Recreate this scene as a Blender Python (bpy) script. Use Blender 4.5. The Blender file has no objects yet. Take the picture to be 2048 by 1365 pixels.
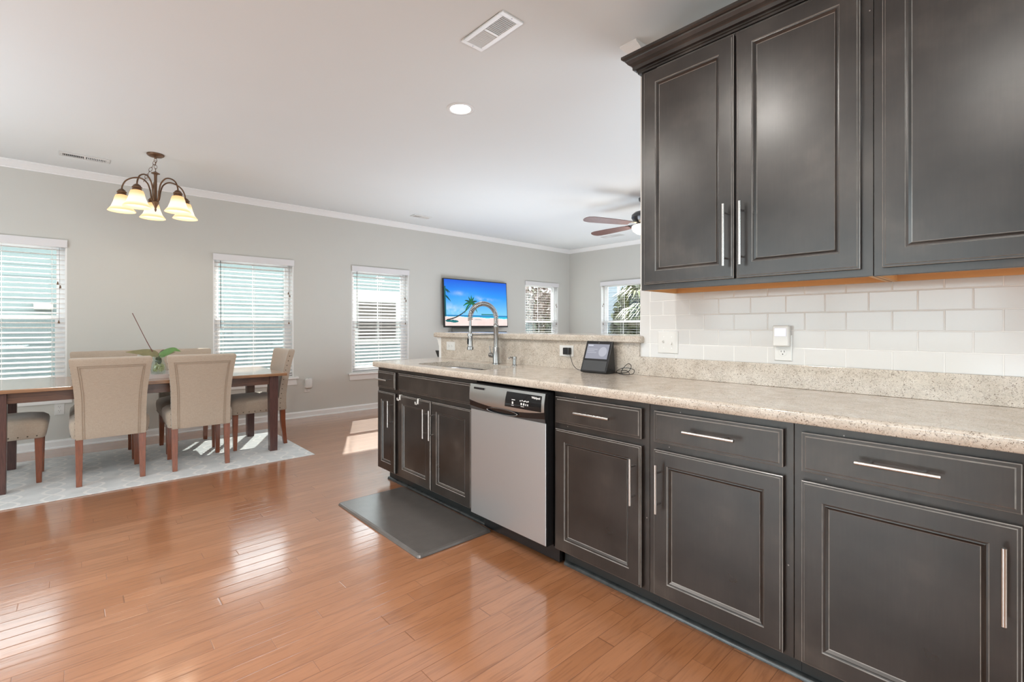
import bpy, bmesh, math, random
from mathutils import Vector, Matrix
import numpy as np

C = bpy.context.scene.collection
SC = bpy.context.scene
PI = math.pi
random.seed(7)

# ------------------------------------------------------------------ camera
CAM_H = 1.2
FPX, CY, YAW = 958.0, 652.5, math.radians(42.42)
cam_data = bpy.data.cameras.new('camera')
cam_data.sensor_width = 36.0
cam_data.lens = FPX / 2048 * 36.0
cam_data.shift_y = (CY - 682.5) / 2048.0
cam_data.clip_start = 0.02
cam = bpy.data.objects.new('camera', cam_data)
C.objects.link(cam)
cam.location = (0, 0, CAM_H)
cam.rotation_euler = (PI / 2, 0, -YAW)
SC.camera = cam

# ------------------------------------------------------------------ colour management, world, sun
SC.view_settings.view_transform = 'Standard'
SC.view_settings.look = 'None'
SC.view_settings.gamma = 1.0
SC.view_settings.use_curve_mapping = False
SC.view_settings.exposure = 0.12
SC.cycles.use_denoising = True
SC.cycles.max_bounces = 10
SC.cycles.diffuse_bounces = 6
SC.cycles.glossy_bounces = 5
SC.cycles.transmission_bounces = 8
SC.cycles.transparent_max_bounces = 16
SC.cycles.caustics_reflective = False
SC.cycles.caustics_refractive = False
SC.cycles.sample_clamp_indirect = 8.0

SKY = 6.5
world = bpy.data.worlds.new('world')
SC.world = world
world.use_nodes = True
wn = world.node_tree
bgn = wn.nodes['Background']
bgn.inputs['Color'].default_value = (0.86, 0.94, 1.0, 1)
bgn.inputs['Strength'].default_value = SKY

sun_data = bpy.data.lights.new('sun', 'SUN')
sun_data.energy = 16.0
sun_data.angle = math.radians(0.6)
sun_data.color = (1.0, 0.94, 0.86)
sun = bpy.data.objects.new('sun', sun_data)
C.objects.link(sun)
sun.rotation_euler = Vector((-0.493, -1.0, -0.87)).to_track_quat('-Z', 'Y').to_euler()
sun.location = (4, 12, 8)


def area(name, loc, target, sx, sy, energy, color=(1, 1, 1), portal=False):
    d = bpy.data.lights.new(name, 'AREA')
    d.shape = 'RECTANGLE'; d.size = sx; d.size_y = sy
    d.energy = energy; d.color = color
    o = bpy.data.objects.new(name, d); C.objects.link(o)
    o.location = loc
    o.rotation_euler = (Vector(target) - Vector(loc)).to_track_quat('-Z', 'Y').to_euler()
    if portal:
        d.cycles.is_portal = True
    return o


# room extents
YW, XF, XL, YB = 6.475, 7.519, -3.2, -2.6
HC = 2.75
XK = 2.36       # tiled kitchen wall face
WT = 0.14       # outer wall thickness
WINS = [(-0.95, -0.054), (1.194, 2.091), (2.872, 3.773), (6.25, 7.167)]
WZ0, WZ1 = 0.545, 2.045
W5 = (4.78, 5.677)
ADDED_OPEN_L = (0.2, 3.8)    # added glazed opening in the left wall (Y range), unseen, for fill daylight
ADDED_OPEN_B = (0.0, 2.2)   # added window in the front wall (X range), unseen, for more daylight

for (x0, x1) in WINS:
    area('window_light', ((x0 + x1) / 2, YW + WT + .05, 1.3), ((x0 + x1) / 2, 0, 1.3), x1 - x0, 1.5, 1, portal=True)
area('window_light', (XF + WT + .05, sum(W5) / 2, 1.3), (0, sum(W5) / 2, 1.3), W5[1] - W5[0], 1.5, 1, portal=True)
area('added_opening_light', (XL - .2, sum(ADDED_OPEN_L) / 2, 1.15), (0, sum(ADDED_OPEN_L) / 2, 1.15), ADDED_OPEN_L[1] - ADDED_OPEN_L[0], 2.2, 1, portal=True)
area('added_opening_light', (sum(ADDED_OPEN_B) / 2, YB - .2, 1.45), (sum(ADDED_OPEN_B) / 2, 0, 1.45), ADDED_OPEN_B[1] - ADDED_OPEN_B[0], 1.7, 1, portal=True)


# bounce fill: added area lights without fixtures, out of view, brightening the ceiling
def bounce(x, y, z, e, size=1.2):
    return area('added_ceiling_fill', (x, y, z), (x, y, z + 1), size, size, e, (0.80, 0.90, 1.0))


bounce(-2.0, 4.3, 0.8, 62, 1.6)
bounce(3.9, 4.5, 0.4, 44, 1.4)
bounce(6.5, 4.4, 0.4, 30, 1.4)
bounce(4.2, 0.6, 0.8, 60, 1.6)
bounce(-1.5, -0.4, 0.8, 62, 1.6)

# ------------------------------------------------------------------ materials
def _new(name):
    m = bpy.data.materials.new(name); m.use_nodes = True
    nt = m.node_tree
    b = nt.nodes['Principled BSDF']
    return m, nt, b


def N(nt, t, **kw):
    n = nt.nodes.new(t)
    for k, v in kw.items():
        if k in n.inputs.keys() if hasattr(n.inputs, 'keys') else False:
            n.inputs[k].default_value = v
        else:
            setattr(n, k, v)
    return n


def L(nt, a, b):
    nt.links.new(a, b)


def rgb(c):
    return (c[0], c[1], c[2], 1.0)


def simple(name, col, rough=0.5, metal=0.0, spec=0.5, coat=0.0, coat_rough=0.1, noise=0.0, nscale=8.0, bump=0.0, bscale=60.0,
           emit=None, estr=0.0, stretch=(1, 1, 1)):
    m, nt, b = _new(name)
    b.inputs['Base Color'].default_value = rgb(col)
    b.inputs['Roughness'].default_value = rough
    b.inputs['Metallic'].default_value = metal
    b.inputs['Specular IOR Level'].default_value = spec
    b.inputs['Coat Weight'].default_value = coat
    b.inputs['Coat Roughness'].default_value = coat_rough
    if emit:
        b.inputs['Emission Color'].default_value = rgb(emit)
        b.inputs['Emission Strength'].default_value = estr
    if noise or bump:
        tc = N(nt, 'ShaderNodeTexCoord'); mp = N(nt, 'ShaderNodeMapping')
        mp.inputs['Scale'].default_value = stretch
        L(nt, tc.outputs['Object'], mp.inputs['Vector'])
    if noise:
        n = N(nt, 'ShaderNodeTexNoise'); n.inputs['Scale'].default_value = nscale; n.inputs['Detail'].default_value = 4
        L(nt, mp.outputs[0], n.inputs['Vector'])
        r = N(nt, 'ShaderNodeMix', data_type='RGBA')
        r.inputs[6].default_value = rgb([max(0, c * (1 - noise)) for c in col])
        r.inputs[7].default_value = rgb([min(1, c * (1 + noise)) for c in col])
        L(nt, n.outputs['Fac'], r.inputs[0]); L(nt, r.outputs[2], b.inputs['Base Color'])
    if bump:
        n2 = N(nt, 'ShaderNodeTexNoise'); n2.inputs['Scale'].default_value = bscale; n2.inputs['Detail'].default_value = 3
        L(nt, mp.outputs[0], n2.inputs['Vector'])
        bp = N(nt, 'ShaderNodeBump'); bp.inputs['Strength'].default_value = bump; bp.inputs['Distance'].default_value = 0.002
        L(nt, n2.outputs['Fac'], bp.inputs['Height']); L(nt, bp.outputs[0], b.inputs['Normal'])
    return m


def mathn(nt, op, a, b=None, c=None):
    n = N(nt, 'ShaderNodeMath', operation=op)
    for i, v in enumerate((a, b, c)):
        if v is None:
            continue
        if isinstance(v, (int, float)):
            n.inputs[i].default_value = v
        else:
            L(nt, v, n.inputs[i])
    return n.outputs[0]


def ramp(nt, fac, stops, interp='LINEAR'):
    r = N(nt, 'ShaderNodeValToRGB')
    cr = r.color_ramp; cr.interpolation = interp
    while len(cr.elements) < len(stops):
        cr.elements.new(0.5)
    for e, (p, c) in zip(cr.elements, stops):
        e.position = p; e.color = rgb(c) if len(c) == 3 else c
    L(nt, fac, r.inputs[0])
    return r.outputs[0]


def mixc(nt, fac, a, b, mode='MIX'):
    r = N(nt, 'ShaderNodeMix', data_type='RGBA', blend_type=mode)
    for idx, v in ((0, fac), (6, a), (7, b)):
        if isinstance(v, (int, float)):
            r.inputs[idx].default_value = v
        elif isinstance(v, (tuple, list)):
            r.inputs[idx].default_value = rgb(v)
        else:
            L(nt, v, r.inputs[idx])
    return r.outputs[2]


def mat_floor():
    m, nt, b = _new('oak_planks')
    tc = N(nt, 'ShaderNodeTexCoord'); sp = N(nt, 'ShaderNodeSeparateXYZ')
    L(nt, tc.outputs['Object'], sp.inputs[0])
    X, Y = sp.outputs[0], sp.outputs[1]
    W = 0.0762
    ry = mathn(nt, 'DIVIDE', mathn(nt, 'ADD', Y, 10 * W - 0.0736 + W * 200), W)
    row = mathn(nt, 'FLOOR', ry); fy = mathn(nt, 'FRACT', ry)
    wn1 = N(nt, 'ShaderNodeTexWhiteNoise', noise_dimensions='1D'); L(nt, row, wn1.inputs['W'])
    rx = mathn(nt, 'ADD', mathn(nt, 'DIVIDE', X, 0.95), mathn(nt, 'MULTIPLY', wn1.outputs['Value'], 17.0))
    # uneven plank lengths
    rx = mathn(nt, 'ADD', rx, mathn(nt, 'MULTIPLY', mathn(nt, 'SINE', mathn(nt, 'ADD', mathn(nt, 'MULTIPLY', rx, 2.1), row)), 0.28))
    col = mathn(nt, 'FLOOR', rx); fx = mathn(nt, 'FRACT', rx)
    cv = N(nt, 'ShaderNodeCombineXYZ'); L(nt, row, cv.inputs[0]); L(nt, col, cv.inputs[1])
    wn2 = N(nt, 'ShaderNodeTexWhiteNoise', noise_dimensions='2D'); L(nt, cv.outputs[0], wn2.inputs['Vector'])
    # grain
    gv = N(nt, 'ShaderNodeCombineXYZ')
    L(nt, mathn(nt, 'MULTIPLY', X, 2.2), gv.inputs[0]); L(nt, mathn(nt, 'MULTIPLY', Y, 26.0), gv.inputs[1])
    L(nt, mathn(nt, 'MULTIPLY', wn2.outputs['Value'], 40.0), gv.inputs[2])
    gn = N(nt, 'ShaderNodeTexNoise'); gn.inputs['Scale'].default_value = 2.2; gn.inputs['Detail'].default_value = 6
    gn.inputs['Distortion'].default_value = 1.2
    L(nt, gv.outputs[0], gn.inputs['Vector'])
    base = ramp(nt, wn2.outputs['Value'], [(0, (0.325, 0.131, 0.056)), (0.35, (0.345, 0.143, 0.063)), (0.7, (0.365, 0.154, 0.070)), (1, (0.39, 0.168, 0.078))])
    grain = ramp(nt, gn.outputs['Fac'], [(0.28, (0.68, 0.63, 0.58)), (0.5, (1, 1, 1)), (0.75, (1.12, 1.12, 1.12))])
    c = mixc(nt, 0.8, base, grain, 'MULTIPLY')
    # joints
    ey = mathn(nt, 'MINIMUM', fy, mathn(nt, 'SUBTRACT', 1.0, fy))
    ey = mathn(nt, 'MULTIPLY', ey, W)
    ex = mathn(nt, 'MULTIPLY', mathn(nt, 'MINIMUM', fx, mathn(nt, 'SUBTRACT', 1.0, fx)), 0.95)
    e = mathn(nt, 'MINIMUM', ey, ex)
    j = N(nt, 'ShaderNodeMapRange'); j.inputs[1].default_value = 0.0004; j.inputs[2].default_value = 0.0015
    L(nt, e, j.inputs[0])
    c = mixc(nt, j.outputs[0], (0.17, 0.06, 0.022), c)
    L(nt, c, b.inputs['Base Color'])
    hh = N(nt, 'ShaderNodeMapRange'); hh.inputs[1].default_value = 0.0; hh.inputs[2].default_value = 0.0035
    hh.interpolation_type = 'SMOOTHSTEP'
    L(nt, e, hh.inputs[0])
    wav = N(nt, 'ShaderNodeTexNoise'); wav.inputs['Scale'].default_value = 1.0; wav.inputs['Detail'].default_value = 2
    wv = N(nt, 'ShaderNodeCombineXYZ')
    L(nt, mathn(nt, 'MULTIPLY', X, 5.0), wv.inputs[0]); L(nt, mathn(nt, 'MULTIPLY', Y, 30.0), wv.inputs[1])
    L(nt, wn2.outputs['Value'], wv.inputs[2])
    L(nt, wv.outputs[0], wav.inputs['Vector'])
    hsum = mathn(nt, 'ADD', mathn(nt, 'MULTIPLY', hh.outputs[0], 0.7), mathn(nt, 'MULTIPLY', wav.outputs['Fac'], 0.6))
    hsum = mathn(nt, 'ADD', hsum, mathn(nt, 'MULTIPLY', gn.outputs['Fac'], 0.12))
    bp = N(nt, 'ShaderNodeBump'); bp.inputs['Strength'].default_value = 0.35; bp.inputs['Distance'].default_value = 0.0012
    L(nt, hsum, bp.inputs['Height']); L(nt, bp.outputs[0], b.inputs['Normal'])
    b.inputs['Roughness'].default_value = 0.28
    b.inputs['Specular IOR Level'].default_value = 0.45
    b.inputs['Coat Weight'].default_value = 1.0
    b.inputs['Coat Roughness'].default_value = 0.14
    b.inputs['Coat IOR'].default_value = 1.72
    L(nt, bp.outputs[0], b.inputs['Coat Normal'])
    return m


def mat_quartz():
    m, nt, b = _new('beige_quartz')
    tc = N(nt, 'ShaderNodeTexCoord')
    n1 = N(nt, 'ShaderNodeTexNoise'); n1.inputs['Scale'].default_value = 14; n1.inputs['Detail'].default_value = 5
    L(nt, tc.outputs['Object'], n1.inputs['Vector'])
    v1 = N(nt, 'ShaderNodeTexVoronoi'); v1.inputs['Scale'].default_value = 150
    nd = N(nt, 'ShaderNodeTexNoise'); nd.inputs['Scale'].default_value = 60
    L(nt, tc.outputs['Object'], nd.inputs['Vector'])
    vv = mixc(nt, 0.06, tc.outputs['Object'], nd.outputs['Color'], 'ADD')
    L(nt, vv, v1.inputs['Vector'])
    base = ramp(nt, n1.outputs['Fac'], [(0.3, (0.485, 0.425, 0.36)), (0.5, (0.545, 0.485, 0.42)), (0.7, (0.60, 0.545, 0.48))])
    cells = ramp(nt, v1.outputs['Color'], [(0.0, (0.66, 0.64, 0.61)), (0.4, (0.98, 0.98, 0.98)), (1.0, (1.16, 1.16, 1.15))])
    c = mixc(nt, 0.75, base, cells, 'MULTIPLY')
    v2 = N(nt, 'ShaderNodeTexVoronoi'); v2.inputs['Scale'].default_value = 125
    mp = N(nt, 'ShaderNodeMapping'); mp.inputs['Scale'].default_value = (1.7, 0.9, 1.7); mp.inputs['Rotation'].default_value = (0.6, 0.4, 0.5)
    L(nt, vv, mp.inputs['Vector']); L(nt, mp.outputs[0], v2.inputs['Vector'])
    sc2 = N(nt, 'ShaderNodeSeparateColor'); L(nt, v2.outputs['Color'], sc2.inputs[0])
    pick = mathn(nt, 'GREATER_THAN', sc2.outputs[0], 0.64)
    near = mathn(nt, 'LESS_THAN', v2.outputs['Distance'], 0.40)
    sp = mathn(nt, 'MULTIPLY', pick, near)
    c = mixc(nt, mathn(nt, 'MULTIPLY', sp, 0.9), c, (0.15, 0.11, 0.08))
    pick2 = mathn(nt, 'GREATER_THAN', sc2.outputs[1], 0.86)
    near2 = mathn(nt, 'LESS_THAN', v2.outputs['Distance'], 0.4)
    c = mixc(nt, mathn(nt, 'MULTIPLY', mathn(nt, 'MULTIPLY', pick2, near2), 0.55), c, (0.78, 0.74, 0.68))
    L(nt, c, b.inputs['Base Color'])
    b.inputs['Roughness'].default_value = 0.16
    b.inputs['Specular IOR Level'].default_value = 0.55
    return m


def mat_cabinet():
    m, nt, b = _new('espresso_paint')
    tc = N(nt, 'ShaderNodeTexCoord')
    n1 = N(nt, 'ShaderNodeTexNoise'); n1.inputs['Scale'].default_value = 4.5; n1.inputs['Detail'].default_value = 4
    L(nt, tc.outputs['Object'], n1.inputs['Vector'])
    mp = N(nt, 'ShaderNodeMapping'); mp.inputs['Scale'].default_value = (1, 30, 2)
    L(nt, tc.outputs['Object'], mp.inputs['Vector'])
    n2 = N(nt, 'ShaderNodeTexNoise'); n2.inputs['Scale'].default_value = 5; n2.inputs['Detail'].default_value = 5
    L(nt, mp.outputs[0], n2.inputs['Vector'])
    c = ramp(nt, n1.outputs['Fac'], [(0.34, (0.015, 0.0118, 0.0103)), (0.55, (0.028, 0.0225, 0.0198)), (0.70, (0.052, 0.043, 0.037))])
    g = ramp(nt, n2.outputs['Fac'], [(0.3, (0.85, 0.85, 0.85)), (0.7, (1.15, 1.12, 1.1))])
    c = mixc(nt, 0.6, c, g, 'MULTIPLY')
    v = N(nt, 'ShaderNodeTexVoronoi'); v.inputs['Scale'].default_value = 30
    L(nt, tc.outputs['Object'], v.inputs['Vector'])
    scv = N(nt, 'ShaderNodeSeparateColor'); L(nt, v.outputs['Color'], scv.inputs[0])
    chip = mathn(nt, 'MULTIPLY', mathn(nt, 'GREATER_THAN', scv.outputs[0], 0.985), mathn(nt, 'LESS_THAN', v.outputs['Distance'], 0.07))
    c = mixc(nt, mathn(nt, 'MULTIPLY', chip, 0.6), c, (0.5, 0.46, 0.42))
    L(nt, c, b.inputs['Base Color'])
    r = N(nt, 'ShaderNodeMapRange'); r.inputs[3].default_value = 0.24; r.inputs[4].default_value = 0.36
    L(nt, n1.outputs['Fac'], r.inputs[0]); L(nt, r.outputs[0], b.inputs['Roughness'])
    b.inputs['Specular IOR Level'].default_value = 0.6
    return m


def mat_wood(name, dark, light, scale=(3, 30, 30), rough=0.35, coat=0.2, fac=6.0):
    m, nt, b = _new(name)
    tc = N(nt, 'ShaderNodeTexCoord'); mp = N(nt, 'ShaderNodeMapping')
    mp.inputs['Scale'].default_value = scale
    L(nt, tc.outputs['Object'], mp.inputs['Vector'])
    n = N(nt, 'ShaderNodeTexNoise'); n.inputs['Scale'].default_value = fac; n.inputs['Detail'].default_value = 6
    n.inputs['Distortion'].default_value = 0.8
    L(nt, mp.outputs[0], n.inputs['Vector'])
    L(nt, ramp(nt, n.outputs['Fac'], [(0.3, dark), (0.7, light)]), b.inputs['Base Color'])
    b.inputs['Roughness'].default_value = rough
    b.inputs['Coat Weight'].default_value = coat
    b.inputs['Coat Roughness'].default_value = 0.15
    return m


def mat_fabric(name, a, c2):
    m, nt, b = _new(name)
    tc = N(nt, 'ShaderNodeTexCoord')
    outs = []
    for s in ((40, 40, 700), (700, 700, 40)):
        mp = N(nt, 'ShaderNodeMapping'); mp.inputs['Scale'].default_value = s
        L(nt, tc.outputs['Object'], mp.inputs['Vector'])
        n = N(nt, 'ShaderNodeTexNoise'); n.inputs['Scale'].default_value = 1.0; n.inputs['Detail'].default_value = 3
        L(nt, mp.outputs[0], n.inputs['Vector']); outs.append(n.outputs['Fac'])
    f = mathn(nt, 'MULTIPLY', mathn(nt, 'ADD', outs[0], outs[1]), 0.5)
    L(nt, ramp(nt, f, [(0.35, a), (0.65, c2)]), b.inputs['Base Color'])
    b.inputs['Roughness'].default_value = 0.8
    b.inputs['Sheen Weight'].default_value = 0.3
    bp = N(nt, 'ShaderNodeBump'); bp.inputs['Strength'].default_value = 0.3; bp.inputs['Distance'].default_value = 0.001
    L(nt, f, bp.inputs['Height']); L(nt, bp.outputs[0], b.inputs['Normal'])
    return m


def mat_rug():
    m, nt, b = _new('trellis_rug')
    tc = N(nt, 'ShaderNodeTexCoord'); sp = N(nt, 'ShaderNodeSeparateXYZ')
    L(nt, tc.outputs['Object'], sp.inputs[0])
    X, Y = sp.outputs[0], sp.outputs[1]
    s = mathn(nt, 'MULTIPLY', mathn(nt, 'SINE', mathn(nt, 'MULTIPLY', Y, 2 * PI / 0.36)), 0.25)
    xs = mathn(nt, 'DIVIDE', X, 0.22)
    lines = []
    for sg in (1, -1):
        t = mathn(nt, 'ADD', xs, mathn(nt, 'MULTIPLY', s, sg))
        fr = mathn(nt, 'ABSOLUTE', mathn(nt, 'SUBTRACT', mathn(nt, 'FRACT', t), 0.5))
        lines.append(fr)
    d = mathn(nt, 'MINIMUM', lines[0], lines[1])
    mr = N(nt, 'ShaderNodeMapRange'); mr.inputs[1].default_value = 0.03; mr.inputs[2].default_value = 0.06
    L(nt, d, mr.inputs[0])
    n = N(nt, 'ShaderNodeTexNoise'); n.inputs['Scale'].default_value = 9; n.inputs['Detail'].default_value = 5
    L(nt, tc.outputs['Object'], n.inputs['Vector'])
    base = ramp(nt, n.outputs['Fac'], [(0.35, (0.55, 0.575, 0.585)), (0.65, (0.64, 0.655, 0.66))])
    c = mixc(nt, mr.outputs[0], (0.71, 0.71, 0.70), base)
    n2 = N(nt, 'ShaderNodeTexNoise'); n2.inputs['Scale'].default_value = 260
    L(nt, tc.outputs['Object'], n2.inputs['Vector'])
    bp = N(nt, 'ShaderNodeBump'); bp.inputs['Strength'].default_value = 0.5; bp.inputs['Distance'].default_value = 0.003
    L(nt, n2.outputs['Fac'], bp.inputs['Height']); L(nt, bp.outputs[0], b.inputs['Normal'])
    L(nt, c, b.inputs['Base Color'])
    b.inputs['Roughness'].default_value = 0.9
    return m


def mat_glass(name='window_glass', tint=(0.96, 0.99, 0.98)):
    m = bpy.data.materials.new(name); m.use_nodes = True
    nt = m.node_tree; nt.nodes.clear()
    out = N(nt, 'ShaderNodeOutputMaterial'); mix = N(nt, 'ShaderNodeMixShader')
    tr = N(nt, 'ShaderNodeBsdfTransparent'); tr.inputs[0].default_value = rgb(tint)
    gl = N(nt, 'ShaderNodeBsdfGlossy'); gl.inputs['Roughness'].default_value = 0.02
    lw = N(nt, 'ShaderNodeLayerWeight'); lw.inputs[0].default_value = 0.5
    f = mathn(nt, 'ADD', mathn(nt, 'MULTIPLY', mathn(nt, 'POWER', lw.outputs['Facing'], 5.0), 0.9), 0.04)
    L(nt, f, mix.inputs[0]); L(nt, tr.outputs[0], mix.inputs[1]); L(nt, gl.outputs[0], mix.inputs[2]); L(nt, mix.outputs[0], out.inputs[0])
    return m


def mat_slat():
    m = bpy.data.materials.new('white_slat'); m.use_nodes = True
    nt = m.node_tree; nt.nodes.clear()
    out = N(nt, 'ShaderNodeOutputMaterial'); mix = N(nt, 'ShaderNodeMixShader'); mix.inputs[0].default_value = 0.18
    d = N(nt, 'ShaderNodeBsdfDiffuse'); d.inputs[0].default_value = (0.88, 0.87, 0.86, 1)
    t = N(nt, 'ShaderNodeBsdfTranslucent'); t.inputs[0].default_value = (0.95, 0.80, 0.72, 1)
    L(nt, d.outputs[0], mix.inputs[1]); L(nt, t.outputs[0], mix.inputs[2]); L(nt, mix.outputs[0], out.inputs[0])
    return m


def mat_siding(name, c1, pitch=0.16):
    m, nt, b = _new(name)
    tc = N(nt, 'ShaderNodeTexCoord'); sp = N(nt, 'ShaderNodeSeparateXYZ')
    L(nt, tc.outputs['Object'], sp.inputs[0])
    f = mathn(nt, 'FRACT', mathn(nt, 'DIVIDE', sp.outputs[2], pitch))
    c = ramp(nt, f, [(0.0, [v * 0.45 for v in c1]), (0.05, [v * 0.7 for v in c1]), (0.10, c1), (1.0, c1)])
    L(nt, c, b.inputs['Base Color']); b.inputs['Roughness'].default_value = 0.7
    bp = N(nt, 'ShaderNodeBump'); bp.inputs['Strength'].default_value = 0.6; bp.inputs['Distance'].default_value = 0.01
    bp.invert = True
    L(nt, f, bp.inputs['Height']); L(nt, bp.outputs[0], b.inputs['Normal'])
    return m


def mat_attr(name, estr):
    m, nt, b = _new(name)
    a = N(nt, 'ShaderNodeAttribute', attribute_name='pic')
    b.inputs['Base Color'].default_value = (0.01, 0.01, 0.01, 1)
    L(nt, a.outputs['Color'], b.inputs['Emission Color'])
    b.inputs['Emission Strength'].default_value = estr
    b.inputs['Roughness'].default_value = 0.15
    return m


def mat_shade():
    m, nt, b = _new('frosted_shade_glass')
    tc = N(nt, 'ShaderNodeTexCoord'); sp = N(nt, 'ShaderNodeSeparateXYZ')
    L(nt, tc.outputs['Generated'], sp.inputs[0])
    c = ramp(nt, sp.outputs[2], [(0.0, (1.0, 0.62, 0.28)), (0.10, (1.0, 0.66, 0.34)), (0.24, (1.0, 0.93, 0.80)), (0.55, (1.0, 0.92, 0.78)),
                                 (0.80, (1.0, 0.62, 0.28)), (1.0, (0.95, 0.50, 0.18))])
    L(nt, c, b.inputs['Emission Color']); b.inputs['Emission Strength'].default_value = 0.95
    b.inputs['Base Color'].default_value = (0.30, 0.24, 0.15, 1)
    b.inputs['Roughness'].default_value = 0.3
    return m


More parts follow.
